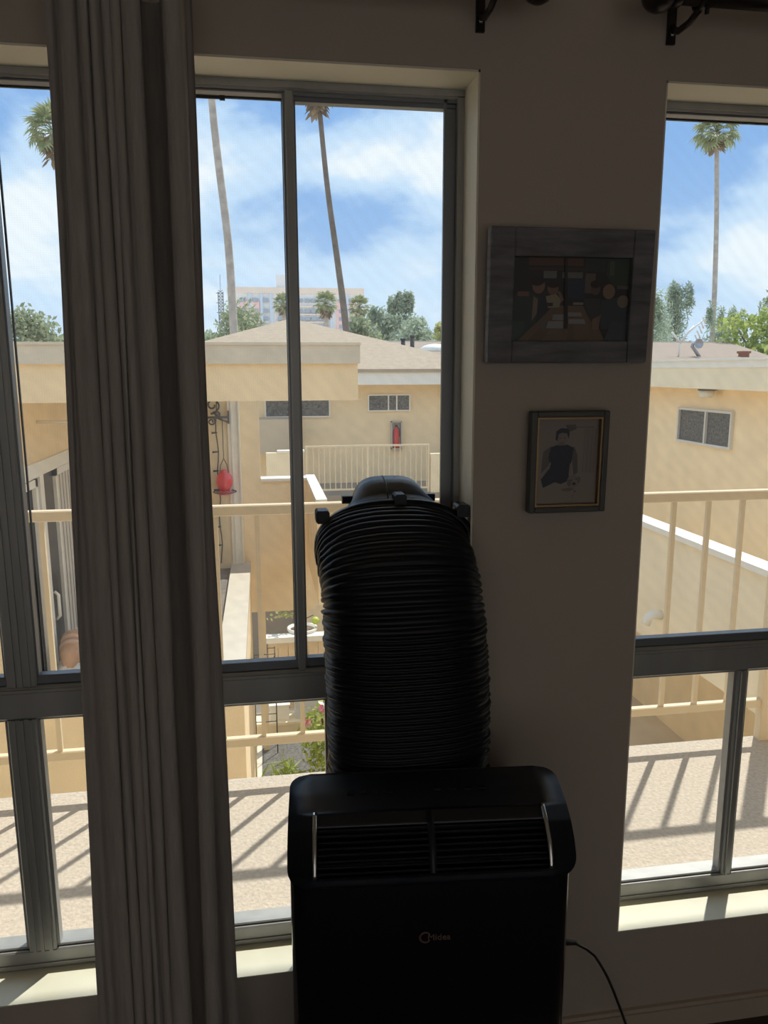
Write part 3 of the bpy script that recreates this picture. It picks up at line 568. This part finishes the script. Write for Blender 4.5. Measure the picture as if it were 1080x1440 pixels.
def tree(label, x, y, zt, rx, rz, seed, lm_, n_=1700, size=.3, asp=.5, name='leafy_tree', spiky=False, far=None):
    if far: kf = (far+1.5)/(y+1.5); x *= kf; rx *= kf; rz *= kf; size *= kf; zt = 1.58+(zt-1.58)*kf; y = far
    R_ = random.Random(seed); root = thing(name, label, 'tree', (x, y, GZ), 'trees beyond the roofs')
    cl = []
    for k in range(16):
        a = R_.uniform(0, 6.28); q = R_.uniform(0, 1)**.6; h = R_.uniform(-1, 1); s_ = math.sqrt(max(.05, 1-h*h))
        cl.append((x+rx*.75*q*s_*math.cos(a), y+rx*.6*q*s_*math.sin(a), zt-rz+rz*.78*h, R_.uniform(.3, .5)*(.75 if spiky else 1)))
    if spiky: cl += [(x+R_.uniform(-rx*.6, rx*.6), y, zt-rz*R_.uniform(.0, .25), .17) for _ in range(5)]
    cl.append((x, y, zt-rz*.3, .3))
    def cf(r_):
        c_ = r_.choice(cl); v = Vector((r_.gauss(0, 1), r_.gauss(0, 1), r_.gauss(0, 1))).normalized()*r_.random()**.35
        return (c_[0]+v.x*rx*c_[3], c_[1]+v.y*rx*c_[3], c_[2]+v.z*rz*c_[3]*(1.5 if spiky else 1))
    part('foliage', leaves(MB(), n_, cf, size, asp, R_), lm_, root, stuff=True)
    mb = MB().tube([(x, y, GZ), (x+.1, y, zt-1.6*rz), (x, y, zt-rz*.6)], [.2, .15, .05], 8)
    for k in range(5): c_ = cl[k]; mb.tube([(x, y, zt-1.5*rz), (c_[0], c_[1], c_[2])], [.08, .03], 6)
    part('trunk', mb, BARK, root); return root
tree('grey green tree at the far left edge above the beam', -11.2, 38.5, 4.4, 1.8, 2.1, 11, LF1, 3000)
tree('lower grey green tree beside the curtain at the left', -9.2, 40, 3.7, 1.9, 1.8, 12, LF1, far=45)
tree('round grey green tree at the foot of the pale palm', -1.2, 43.5, 5.1, 2.7, 2.5, 13, LF1, 4500)
tree('small grey tree left of the hip roof', -2.9, 45, 3.6, 1.2, 1.6, 14, LF3, far=52)
tree('olive tree behind the right slope of the hip roof', 6.1, 47, 4.9, 1.9, 2.3, 15, LF1, 3000, far=54)
tree('conifer like blue green tree right of the small palms', 7.9, 48, 5.0, 1.6, 2.4, 16, LF3, 3000, spiky=True, far=60)
tree('tallest blue green conifer in the tree row', 9.2, 48.5, 6.1, 1.5, 3.0, 17, LF3, 3400, spiky=True, far=67)
tree('wide blue green tree right of the tallest conifer', 10.1, 49, 5.0, 1.9, 2.6, 18, LF3, 3000, far=50.5)
tree('low mixed green tree left of the window stile', 11.3, 50, 4.2, 2.1, 1.9, 19, LF3, 3000, far=73)
tree('yellow green tree nearest the window stile', 13.2, 51, 4.6, 2.0, 2.2, 20, LFY, 3000, spiky=True, far=57)
tree('wispy grey pine at the left of the right window', 21.0, 38.5, 5.2, 2.8, 3.2, 21, LF3, 4500, .34, .18, 'pine_tree', True)
tree('tall wispy pine behind the antenna', 22.6, 39, 5.7, 1.5, 3.0, 22, LF3, 3600, .34, .18, 'pine_tree', True, far=46)
tree('slim pine at the foot of the slender palm', 25.4, 39.5, 5.0, .9, 2.6, 23, LF3, 1400, .34, .18, 'pine_tree', True, far=52)
tree('narrow dark pine around the slender palm trunk', 27.2, 40.5, 4.6, 1.0, 2.4, 24, LF3, 1500, .34, .18, 'pine_tree', True, far=60)
tree('bright yellow green broadleaf tree at the right edge', 17.7, 23.5, 3.8, 2.4, 1.9, 25, LF2, 4500, .24, .6)
tree('grey green tree behind the bright tree at right', 23.2, 30.5, 4.7, 2.3, 2.2, 26, LF3, 2400, .26, .4, spiky=True)

# ================================================================== CURTAIN AND RODS
PX = lambda p, t: p*(1-t)
prof = [(61, 143, .05), (65, 146, .052), (70, 149, .045), (74, 153, .06), (79, 162, .055), (82.5, 166.5, .004), (90, 175, -.008), (99, 184, -.009), (104, 189, -.002), (105.7, 190.5, .02), (107.5, 191.6, -.003), (114, 197, -.01), (121, 202, -.003), (122.6, 203, .02), (124.2, 204, -.003), (131, 211, -.01), (138, 217.4, -.003), (139.6, 218.5, .02), (141.2, 219.5, -.003), (146, 223, -.007), (150, 226.4, -.002), (151.6, 227.5, .02), (153.2, 228.6, -.003), (160, 235, -.01), (167, 241, -.003), (168.6, 242.2, .02), (170.4, 243.6, -.002), (182, 257, -.012), (193, 269, -.004), (195.5, 271, .05), (197, 272.5, .1), (212, 280, .105), (225, 287.5, .1), (226.8, 288.8, .05), (229, 291, -.004), (241, 302, -.012), (252, 313, -.006), (255, 315.5, .01), (257, 317.5, .045), (262, 325, .055), (268, 336, .045)]
# across positions in metres at the rod (top) and near the floor (bottom); folds drift slightly on the way down
dep = [p[2] for p in prof]; xt = [(-.308+(p[0]-62)*(.22/208))*(1+p[2]/1.36) for p in prof]; xb_ = [(-.345+(p[1]-143)*(.261/193))*(1+p[2]/1.36) for p in prof]
rows = 40; mb = MB(); nn = len(prof); vs = []
for th in (0, 1):
    for j in range(rows+1):
        t = j/rows; z = 2.185-t*2.165; zz = (2.15-z)/1.82
        for i in range(nn):
            x = xt[i]+(xb_[i]-xt[i])*min(1.1, max(0, zz)); wob = .0022*math.sin(zz*5+i*.7)+.0015*math.sin(zz*11+i*1.9)
            vs.append((x+wob, -.14+dep[i]*(1-.15*math.sin(zz*2.5))+.003*math.sin(zz*7+i*.35)+(.0018 if th else 0), z))
k = (rows+1)*nn
fs = [(j*nn+i, (j+1)*nn+i, (j+1)*nn+i+1, j*nn+i+1) for j in range(rows) for i in range(nn-1)] + [(k+j*nn+i, k+j*nn+i+1, k+(j+1)*nn+i+1, k+(j+1)*nn+i) for j in range(rows) for i in range(nn-1)]
for i in (0, nn-1): fs += [(j*nn+i, j*nn+i+k, (j+1)*nn+i+k, (j+1)*nn+i) for j in range(rows)]
ct = thing('curtain', 'taupe pleated curtain panel hanging floor length in front of the left window', 'curtain', (-.2, -.13, 0))
part('panel', mb.add(vs, fs, 0, True), FAB, ct)
rg = None
for x in (-.29, -.235, -.18, -.125, -.07):
    q = MB().tube([(x, -.1+.026*math.cos(a*.393), 2.223+.026*math.sin(a*.393)) for a in range(17)], .0035, 6, cap=False).tube([(x, -.1, 2.197), (x, -.12, 2.17)], .003, 6); part('ring', q, BRONZE, ct)
RZ, RY = 2.229, -.1
def rod(label, xa, xb2, finial, brx):
    root = thing('curtain_rod', label, 'curtain rod', (finial, RY, RZ)); s_ = 1 if finial == xb2 else -1
    part('rod', MB().tube([(xa, RY, RZ), (xb2, RY, RZ)], .0155, 14), BRONZE, root)
    part('collar', MB().lathe((finial, RY, RZ), [(.012, -.014*s_), (.02, -.01*s_), (.02, .004*s_), (.012, .008*s_)], 14, axis='X'), BRONZE, root)
    part('finial', MB().ball((finial+s_*.03, RY, RZ+.0), .031, 18), BRONZE, root)
    for x in brx:
        b_ = part('bracket', MB().box((x-.008, -.007, 2.187), (x+.008, 0, 2.25)).tube([(x, -.006, 2.215), (x, -.03, 2.2), (x, -.07, 2.2), (x, -.1, 2.208)], .006, 8).tube([(x, RY+.02*math.cos(a), RZ+.02*math.sin(a)) for a in [math.radians(q) for q in range(150, 400, 25)]], .005, 6), BRONZE, root)
        part('screw', MB().lathe((x, -.0085, 2.203), [(.004, 0), (.004, -.002)], 8, axis='Y'), CHROME, b_); part('thumb_screw', MB().lathe((x+.014, RY-.002, RZ-.024), [(.004, -.004), (.004, .006), (.0025, .008)], 8), BRONZE, b_)
    return root
rod('dark bronze curtain rod with ball finial over the left window', -1.25, .462, .462, (.416, -1.1))
rod('dark bronze curtain rod with ball finial over the right window', .742, 2.5, .742, (.79, 2.3))

# ================================================================== PORTABLE AIR CONDITIONER (origin at its own base, turned a little)
ac = thing('portable_air_conditioner', 'black portable air conditioner with slatted top vent standing below the window', 'air conditioner', (0, 0, 0))
WD = .484; hw = WD/2
prof_ = [(0, .739), (0, .748), (.001, .757), (.006, .775), (.018, .797), (.04, .818), (.07, .834), (.11, .846), (.145, .852), (.165, .854)]
def arc_pts(pr, n_):
    L_ = [0]
    for a, b in zip(pr, pr[1:]): L_.append(L_[-1]+math.hypot(b[0]-a[0], b[1]-a[1]))
    res = []
    for k in range(n_+1):
        s_ = L_[-1]*k/n_
        for i in range(len(pr)-1):
            if s_ <= L_[i+1]+1e-9: t = (s_-L_[i])/(L_[i+1]-L_[i]); res.append((pr[i][0]+(pr[i+1][0]-pr[i][0])*t, pr[i][1]+(pr[i+1][1]-pr[i][1])*t)); break
    return res, L_[-1]
NS = 36; AP, AL = arc_pts(prof_, NS)
def inward(i, d_):
    a, b = AP[max(0, i-1)], AP[min(NS, i+1)]; ty, tz = b[0]-a[0], b[1]-a[1]; l_ = math.hypot(ty, tz)
    return AP[i][0]+tz/l_*d_, AP[i][1]-ty/l_*d_
us = [-hw, -.2]+[-.2+.4*k/20 for k in range(1, 20)]+[.2, hw]
i0 = min(range(NS), key=lambda i: abs(AP[i][1]-.757)); i1 = min(range(NS), key=lambda i: abs(AP[i][1]-.834))
mb = MB(); vs = []; nu = len(us); rc = .036
for th in (0, .012):
    for i in range(NS+1):
        s_ = AL*i/NS; dd = min(s_, AL-s_); ins = rc-math.sqrt(max(0, rc*rc-(rc-dd)**2)) if dd < rc else 0
        y, z = inward(i, th)
        for u in us: vs.append((max(-hw+ins, min(hw-ins, u)), y, z))
K = (NS+1)*nu; fs = []; q = lambda i, j: i*nu+j
for i in range(NS):
    for j in range(nu-1):
        if i0 <= i < i1 and 1 <= j < nu-2: continue
        fs += [(q(i, j), q(i, j+1), q(i+1, j+1), q(i+1, j)), (K+q(i, j+1), K+q(i, j), K+q(i+1, j), K+q(i+1, j+1))]
    for j in (0, nu-1): a, b = q(i, j), q(i+1, j); fs.append((a, b, b+K, a+K) if j == 0 else (b, a, a+K, b+K))
for i in (0, NS): fs += [(q(i, j), q(i, j)+K, q(i, j+1)+K, q(i, j+1)) for j in range(nu-1)]
for j in range(1, nu-2):
    fs += [(q(i0, j+1), q(i0, j), q(i0, j)+K, q(i0, j+1)+K), (q(i1, j), q(i1, j+1), q(i1, j+1)+K, q(i1, j)+K)]
for i in range(i0, i1): fs += [(q(i, 1), q(i+1, 1), q(i+1, 1)+K, q(i, 1)+K), (q(i+1, nu-2), q(i, nu-2), q(i, nu-2)+K, q(i+1, nu-2)+K)]
part('top_panel', mb.add(vs, fs, 0, True), ACB, ac)
# body shell: rounded rectangular column, lower at the rear where the hose leaves
def rrect(x0_, x1_, y0_, y1_, r_, n_=5):
    o = []
    for cx, cy, a0 in ((x1_-r_, y0_+r_, -90), (x1_-r_, y1_-r_, 0), (x0_+r_, y1_-r_, 90), (x0_+r_, y0_+r_, 180)):
        for k in range(n_+1): a = math.radians(a0+90*k/n_); o.append((cx+r_*math.cos(a), cy+r_*math.sin(a)))
    return o
loop = rrect(-hw+.002, hw-.002, .008, .37, .03); nl = len(loop)
def topz(y): 
    if y < .165:
        for (ya, za), (yb, zb2) in zip(prof_[1:], prof_[2:]):
            if ya <= y <= yb+1e-6: return za+(zb2-za)*((y-ya)/max(1e-6, yb-ya))-.012
        return .74
    return .842-(y-.165)*.62
vs = [(x, y, .035) for x, y in loop]+[(x, y, topz(y) if y > .04 else .74) for x, y in loop]
fs = [(k, (k+1) % nl, nl+(k+1) % nl, nl+k) for k in range(nl)]+[tuple(range(nl-1, -1, -1))]
mb = MB().add(vs, fs, 0, True)
strip = [.04, .07, .11, .165, .22, .3, .37]; tv = []
for y in strip:
    ix = hw-.004-(0 if y < .34 else .03*(1-math.sqrt(max(0, 1-((y-.34)/.03)**2))))
    tv += [(-ix, y, topz(y)), (ix, y, topz(y))]
mb.add(tv, [(2*k, 2*k+1, 2*k+3, 2*k+2) for k in range(len(strip)-1)])
part('body', mb, ACG, ac)
part('base', MB().add([(x*.985, y*.98+.004, .02) for x, y in loop]+[(x*.99, y*.985+.003, .04) for x, y in loop], [(k, (k+1) % nl, nl+(k+1) % nl, nl+k) for k in range(nl)]+[tuple(range(nl-1, -1, -1))]), ACB, ac)
for x in (-.18, .18):
    for y in (.06, .31): part('caster', MB().lathe((x, y, .014), [(.013, -.01), (.014, 0), (.013, .01)], 12, axis='X'), ACB, ac)
for s_ in (-1, 1): part('side_grip', MB().box((s_*(hw-.003), .16, .6), (s_*(hw+.004), .28, .64), ch=.006), ACB, ac)
# vent
vb = MB(); rowv = []
for i in range(i0, i1+1): y, z = inward(i, .03); rowv += [(-.2, y, z), (.2, y, z)]
vb.add(rowv, [(2*k, 2*k+1, 2*k+3, 2*k+2) for k in range(i1-i0)])
for s_ in (-.2, .2):
    e = []
    for i in range(i0, i1+1): a = inward(i, .004); b = inward(i, .03); e += [(s_, *a), (s_, *b)]
    vb.add(e, [(2*k, 2*k+1, 2*k+3, 2*k+2) for k in range(i1-i0)])
vent = part('vent_grille', vb, GASK, ac)
# curved upper flap, slats, centre rib, chrome rails
fl = MB(); it = i1-max(2, (i1-i0)//4); e = []
for i in range(it, i1+1): a = inward(i, .001); b = inward(i, .006); e += [(-.193, *a), (.196, *a), (-.193, *b), (.196, *b)]
n4 = i1-it
fl.add(e, [f for k in range(n4) for f in ((4*k, 4*k+1, 4*k+5, 4*k+4), (4*k+3, 4*k+2, 4*k+6, 4*k+7))]+[(0, 2, 3, 1)], 0, True); part('flap', fl, ACV, vent)
sm0 = 8
for k in range(sm0):
    i = i0+(it-i0)*(k+.5)/sm0; ia = int(i); t = i-ia
    def I(d_): a = inward(ia, d_); b = inward(min(ia+1, NS), d_); return (a[0]+(b[0]-a[0])*t, a[1]+(b[1]-a[1])*t)
    a = I(.003); b = I(.016); mb = MB()
    for xa, xb3 in ((-.192, -.004), (.004, .195)):
        mb.add([(xa, a[0], a[1]-.0015), (xb3, a[0], a[1]-.0015), (xb3, a[0], a[1]+.0015), (xa, a[0], a[1]+.0015), (xa, b[0], b[1]-.0015-.003), (xb3, b[0], b[1]-.0045), (xb3, b[0], b[1]-.0015), (xa, b[0], b[1]-.0015)], [(0, 1, 2, 3), (3, 2, 6, 7), (1, 0, 4, 5), (0, 3, 7, 4), (2, 1, 5, 6)])
    part('slat', mb, ACV, vent)
mb = MB(); e = []
for i in range(i0, i1+1): a = inward(i, .001); b = inward(i, .02); e += [(-.006, *a), (.006, *a), (-.006, *b), (.006, *b)]
mb.add(e, [f for k in range(i1-i0) for f in ((4*k, 4*k+1, 4*k+5, 4*k+4), (4*k+2, 4*k, 4*k+4, 4*k+6), (4*k+1, 4*k+3, 4*k+7, 4*k+5))], 0, True); part('center_rib', mb, ACB, vent)
for s_ in (-.197, .198): part('chrome_rail', MB().tube([(s_, *inward(i, -.002)) for i in range(i0, i1+1)], .0045, 8), CHROME, vent, 'chrome rail at the end of the vent')
# buttons on the upper band
ib = NS-9
for k, u in enumerate((-.135, -.112, -.089, -.066, .02, .047, .074, .101)):
    y, z = inward(ib, -.001); part('button', MB().box((u-.006, y-.004, z-.0015), (u+.006, y+.005, z+.0015), ch=.002), ACV, ac)
y, z = AP[NS-6]
# maker's name on the front
def text_mesh(s_, size, ext):
    cu = bpy.data.curves.new('t', 'FONT'); cu.body = s_; cu.size = size; cu.extrude = ext; cu.resolution_u = 3; o = bpy.data.objects.new('t', cu); C.objects.link(o)
    bpy.context.view_layer.update(); me = bpy.data.meshes.new_from_object(o.evaluated_get(bpy.context.evaluated_depsgraph_get())); C.objects.unlink(o); bpy.data.objects.remove(o); return me
me = text_mesh('Midea', .0165, .0006); mb = MB()
mb.add([(v.co.x-.009, .0075-v.co.z, v.co.y+.627) for v in me.vertices], [tuple(p.vertices) for p in me.polygons])
mb.tube([(-.0125+.0095*math.cos(a), .0072, .633+.0095*math.sin(a)) for a in [math.radians(q_) for q_ in range(35, 335, 12)]], [.0006+.0012*math.sin(math.pi*k/24) for k in range(25)], 6)
part('logo', mb, LOGO, ac, 'bronze maker name with open ring on the glossy front')
ac.location = (.258, -.38, 0); ac.rotation_euler = (0, 0, math.radians(-5.0))

# ---------------------------------------------------------------- exhaust hose
eh = thing('exhaust_hose', 'thick black ribbed exhaust hose bending from the air conditioner into the window', 'hose', (.3, -.11, .76))
def sec(u):   # path: rises, then turns through a quarter circle towards the window; u = 0..1
    H0, H1, R_ = .78, 1.105, .12; L1 = H1-H0; L2 = R_*math.pi/2; s_ = u*(L1+L2)
    if s_ < L1: y, z, a = -.108, H0+s_, 0
    else: a = (s_-L1)/R_; y, z = -.108+R_*(1-math.cos(a)), H1+R_*math.sin(a)
    q_ = min(1, max(0, (u-.25)/.75)); q_ = q_*q_*(3-2*q_)
    return Vector((.267-.017*q_, y, z)), a, .161-.008*q_, .09
RIBS = 46; per = 6; nseg = 72; vs = []; R_ = random.Random(9); NR = RIBS*per
jit = [[R_.uniform(-.0025, .0025) for _ in range(24)] for _ in range(RIBS+1)]
for k in range(NR+1):
    c_, a, rx_, ry_ = sec(k/NR); ph = (k % per)/per; bulge = -.0075+.0075*abs(math.sin(math.pi*ph))**.55
    T = Vector((0, math.sin(a), math.cos(a))); Nn = Vector((0, math.cos(a), -math.sin(a)))
    for j in range(nseg):
        an = 2*math.pi*j/nseg; jt = jit[k//per][int(an/6.2832*24) % 24]*abs(math.sin(math.pi*ph))*(1 if abs(math.cos(an)) > .75 else .25); sag = .006*math.sin(3*an+k//per*1.1)*0
        ca, sa = math.cos(an), math.sin(an); e_ = .8
        vs.append(c_+Vector((1, 0, 0))*(rx_+bulge+jt)*math.copysign(abs(ca)**e_, ca)+Nn*(ry_+bulge+jt)*math.copysign(abs(sa)**e_, sa))
fs = [(k*nseg+j, k*nseg+(j+1) % nseg, (k+1)*nseg+(j+1) % nseg, (k+1)*nseg+j) for k in range(NR) for j in range(nseg)]
part('ribbed_duct', MB().add(vs, [tuple(reversed(f)) for f in fs], 0, True), HOSE, eh)
def oval(y, hw_, hh, cz, cx=.262, n_=48, e_=.85): return [Vector((cx+hw_*math.copysign(abs(math.cos(t))**e_, math.cos(t)), y, cz+hh*math.copysign(abs(math.sin(t))**e_, math.sin(t)))) for t in [2*math.pi*k/n_ for k in range(n_)]]
rings = [oval(.004, .155, .088, 1.222), oval(.004, .166, .1, 1.222), oval(.03, .166, .1, 1.222), oval(.034, .15, .095, 1.225), oval(.05, .122, .097, 1.235), oval(.07, .096, .1, 1.247, e_=.75), oval(.09, .086, .1, 1.253, e_=.65), oval(.122, .08, .1, 1.257, e_=.6), oval(.122, .066, .088, 1.257, e_=.6)]
mb = MB(); n_ = 48; vs = [p for rr in rings for p in rr]
mb.add(vs, [(k*n_+j, (k+1)*n_+j, (k+1)*n_+(j+1) % n_, k*n_+(j+1) % n_) for k in range(len(rings)-1) for j in range(n_)]+[tuple((len(rings)-1)*n_+j for j in range(n_))], 0, True)
ad = part('window_adapter', mb, HOSE, eh, 'funnel shaped black adapter at the window end')
for x in (-.012,): part('seam', MB().tube([(.262+x, .034, 1.322), (.262+x*.95, .05, 1.334), (.262+x*.9, .075, 1.35), (.262+x*.9, .1, 1.356), (.262+x*.9, .122, 1.357)], .0013, 6), HOSE, ad)
for x, z, s_ in ((.113, 1.292, .85), (.4, 1.296, .85), (.27, 1.321, .75)): part('clip', MB().box((x-.016*s_, -.002, z-.012), (x+.016*s_, .036, z+.014), ch=.004), HOSE, ad)
for s_ in (-1, 1): part('tab', MB().box((.262+s_*.078, .095, 1.302), (.262+s_*.1, .115, 1.318), ch=.003), HOSE, ad)

# ---------------------------------------------------------------- power cord
pc = thing('power_cord', 'black power cord running from the air conditioner side down to the floor', 'cord', (.8, -.06, 0))
cp = [(.515, -.2, .452), (.555, -.2, .445), (.595, -.192, .43), (.634, -.17, .391), (.665, -.145, .35), (.693, -.12, .301), (.72, -.1, .25), (.745, -.08, .197), (.77, -.067, .138), (.792, -.06, .081), (.806, -.058, .035), (.825, -.058, .01), (.86, -.06, .005), (1.05, -.06, .005)]
part('cable', MB().tube(cp, .0032, 8), mat('black_cord_rubber', (.03, .028, .025), .4), pc)
part('strain_relief', MB().tube([(.512, -.2, .453), (.56, -.2, .444), (.6, -.19, .427)], [.009, .0085, .0045], 10), GASK, pc)

# ================================================================== FRAMED PICTURES
def pic(root, name, polys, x0_, x1_, z0_, z1_, y, label):
    mb = MB(); mats = []; key = {}
    for d_, (pts, col) in enumerate(polys):
        if col not in key: key[col] = len(mats); mats.append(mat('print_ink_%02d%02d%02d' % tuple(int(q_*99) for q_ in col), tuple(q_*.72 for q_ in col), .45))
        mb.add([(x0_+(x1_-x0_)*u, y-.00006*d_, z1_-(z1_-z0_)*v) for u, v in pts], [tuple(range(len(pts)-1, -1, -1))], key[col])
    return part(name, mb, mats, root, label)
def ell(cx, cy, rx_, ry_, n_=14): return [(cx+rx_*math.cos(2*math.pi*k/n_), cy+ry_*math.sin(2*math.pi*k/n_)) for k in range(n_)]
def rc_(x0_, y0_, x1_, y1_): return [(x0_, y0_), (x1_, y0_), (x1_, y1_), (x0_, y1_)]
f1 = thing('picture_frame', 'wide weathered grey wood frame with a family table photograph', 'picture frame', (.6, -.004, 1.5925))
fx0, fx1, fz0, fz1 = .434, .764, 1.594, 1.846; px0, px1, pz0, pz1 = .483, .722, 1.625+.011, 1.793
mb = []
for nm, a, b in (('side', (fx0, -.03, fz0), (px0, -.006, fz1)), ('side', (px1, -.03, fz0), (fx1, -.006, fz1)), ('side', (px0, -.029, pz1), (px1, -.006, fz1)), ('side', (px0, -.029, fz0), (px1, -.006, pz0))):
    bevel(part('frame_board', bx(a, b), BROWNW, f1), .003)
part('backing', bx((fx0+.01, -.012, fz0+.01), (fx1-.01, -.004, fz1-.01)), GASK, f1)
P = []
def pu(x): return (x-210)/640
def pv(y): return (y-200)/475
def A(pts, col): P.append(([(pu(x), pv(y)) for x, y in pts], col))
def R4(x0_, y0_, x1_, y1_): return [(x0_, y0_), (x1_, y0_), (x1_, y1_), (x0_, y1_)]
A(R4(210, 200, 850, 675), (.04, .035, .04)); A(R4(300, 205, 590, 250), (.14, .075, .05)); A(R4(300, 262, 600, 275), (.07, .05, .045)); A(R4(380, 280, 450, 320), (.2, .2, .2)); A(R4(480, 285, 590, 318), (.19, .19, .18)); A(R4(510, 322, 605, 432), (.03, .05, .09))
A(R4(605, 290, 660, 400), (.17, .14, .12)); A([(720, 200), (850, 200), (850, 350), (760, 360), (720, 300)], (.05, .08, .06)); A(R4(735, 220, 760, 300), (.11, .14, .11)); A(R4(780, 355, 850, 375), (.14, .13, .12)); A(R4(600, 205, 715, 280), (.05, .06, .06))
A([(250, 675), (440, 470), (640, 470), (730, 675)], (.2, .13, .085)); A([(300, 675), (450, 520), (470, 520), (380, 675)], (.15, .1, .065)); A([(520, 675), (535, 520), (550, 520), (560, 675)], (.16, .11, .07))
A([(440, 520), (502, 520), (500, 552), (435, 552)], (.3, .3, .3)); A([(415, 558), (500, 558), (498, 598), (405, 598)], (.32, .32, .33)); A([(520, 508), (590, 508), (600, 530), (520, 530)], (.3, .3, .3)); A([(525, 545), (610, 545), (620, 572), (525, 572)], (.32, .32, .32)); A([(545, 452), (600, 452), (605, 465), (545, 465)], (.3, .29, .29)); A([(375, 552), (405, 552), (400, 612), (380, 612)], (.14, .14, .16))
A([(240, 400), (300, 390), (370, 430), (400, 500), (360, 560), (300, 620), (235, 675), (210, 675), (215, 500)], (.045, .07, .06)); A([(330, 420), (360, 440), (350, 520), (325, 560)], (.26, .2, .16)); A([(355, 430), (400, 440), (405, 510), (350, 570)], (.03, .035, .06)); A(ell(355, 362, 34, 44), (.28, .17, .13)); A(ell(345, 335, 40, 28), (.03, .025, .025)); A(R4(245, 395, 305, 420), (.25, .12, .1)); A([(215, 560), (290, 560), (280, 620), (215, 675)], (.06, .1, .085))
A([(395, 420), (450, 405), (480, 440), (470, 480), (410, 485)], (.33, .29, .22)); A(ell(432, 378, 30, 34), (.25, .15, .11)); A(ell(432, 352, 33, 22), (.035, .025, .025)); A([(455, 395), (470, 390), (495, 440), (480, 450)], (.25, .16, .12)); A(R4(400, 455, 435, 475), (.06, .05, .06))
A([(600, 430), (690, 430), (700, 520), (650, 560), (600, 470)], (.06, .065, .075)); A(ell(662, 375, 26, 36), (.15, .1, .085)); A(ell(660, 350, 28, 22), (.04, .03, .03))
A([(695, 440), (790, 420), (840, 460), (850, 560), (790, 600), (700, 600)], (.05, .075, .085)); A(ell(735, 390, 34, 42), (.3, .19, .14)); A(ell(815, 445, 32, 36), (.26, .21, .17)); A([(700, 520), (690, 600), (650, 605), (655, 545)], (.26, .16, .12)); A([(760, 560), (850, 560), (850, 675), (720, 675)], (.075, .09, .11))
A([(488, 200), (502, 200), (522, 600), (500, 600)], (.03, .025, .025))
pic(f1, 'photo_print', P, px0-.002, px1+.002, pz0-.002, pz1+.002, -.016, 'photograph of a family seated at a wooden table')
f1.rotation_euler = (math.radians(2.2), 0, 0); f1.location.y = -.005
f2 = thing('picture_frame', 'small dark frame with gold lip holding a sketch of a seated woman', 'picture frame', (.61, -.004, 1.295))
ax0, ax1, az0, az1 = .5285, .692, 1.2925, 1.499; t_ = .0125
for a, b in (((ax0, -.03, az0), (ax0+t_, -.004, az1)), ((ax1-t_, -.03, az0), (ax1, -.004, az1)), ((ax0+t_, -.03, az1-t_), (ax1-t_, -.004, az1)), ((ax0+t_, -.03, az0), (ax1-t_, -.004, az0+t_))): bevel(part('frame_side', bx(a, b), FRD, f2), .003)
g_ = .004; lp = MB(); a0_, a1_, b0_, b1_ = ax0+t_, ax1-t_, az0+t_, az1-t_
lp.box((a0_, -.026, b0_), (a0_+g_, -.006, b1_)).box((a1_-g_, -.026, b0_), (a1_, -.006, b1_)).box((a0_+g_, -.026, b1_-g_), (a1_-g_, -.006, b1_)).box((a0_+g_, -.026, b0_), (a1_-g_, -.006, b0_+g_)); part('gold_lip', lp, GOLD, f2, 'thin gold inner lip')
P = []
def pu(x): return (x-225)/610
def pv(y): return (y-190)/870
A(R4(225, 190, 835, 1060), (.4, .345, .31)); A(R4(700, 290, 790, 740), (.36, .31, .285))
for x in (690, 725, 762, 795): A([(x, 300), (x+8, 300), (x+2, 740), (x-6, 740)], (.3, .255, .24))
A([(570, 280), (780, 275), (782, 287), (570, 292)], (.26, .22, .21)); A([(500, 260), (600, 255), (610, 300), (545, 330)], (.17, .15, .145))
A([(300, 520), (370, 470), (410, 470), (370, 640), (330, 690), (285, 740), (290, 600)], (.2, .175, .165)); A([(540, 470), (600, 480), (630, 560), (640, 740), (600, 760), (585, 640)], (.17, .155, .16))
A([(370, 480), (430, 455), (530, 455), (590, 490), (570, 660), (550, 820), (480, 850), (420, 830), (310, 885), (285, 800), (370, 680), (350, 580)], (.045, .05, .085)); A([(330, 700), (370, 620), (378, 650), (300, 760), (270, 790)], (.38, .33, .3)); A([(560, 640), (580, 650), (575, 740), (552, 760)], (.36, .31, .29))
A(ell(475, 390, 50, 70), (.36, .31, .285)); A([(410, 400), (415, 320), (460, 290), (530, 295), (545, 340), (535, 400), (520, 345), (470, 335), (440, 350), (430, 420)], (.055, .055, .085)); A(R4(445, 385, 465, 392), (.1, .09, .1)); A(R4(488, 385, 510, 392), (.1, .09, .1)); A(R4(462, 432, 492, 438), (.14, .11, .12)); A([(440, 440), (505, 440), (510, 462), (430, 462)], (.28, .24, .23))
A(ell(600, 825, 62, 68), (.33, .29, .27)); A(ell(560, 840, 20, 34), (.2, .18, .18)); A(ell(655, 810, 16, 34), (.22, .2, .195)); A(ell(608, 850, 18, 14), (.05, .05, .07)); A(ell(582, 812, 7, 7), (.07, .06, .08)); A(ell(628, 802, 7, 7), (.07, .06, .08)); A([(480, 900), (570, 885), (620, 905), (560, 925), (500, 920)], (.24, .21, .2)); A(ell(618, 928, 12, 8), (.15, .13, .14)); A([(600, 950), (612, 950), (604, 1000), (596, 1000)], (.28, .24, .23))
pic(f2, 'sketch_print', P, a0_+.002, a1_-.002, b0_+.002, b1_-.002, -.014, 'ink sketch of a seated woman in a dark dress with a small dog')
f2.rotation_euler = (math.radians(1.2), 0, 0); f2.location.y = -.005
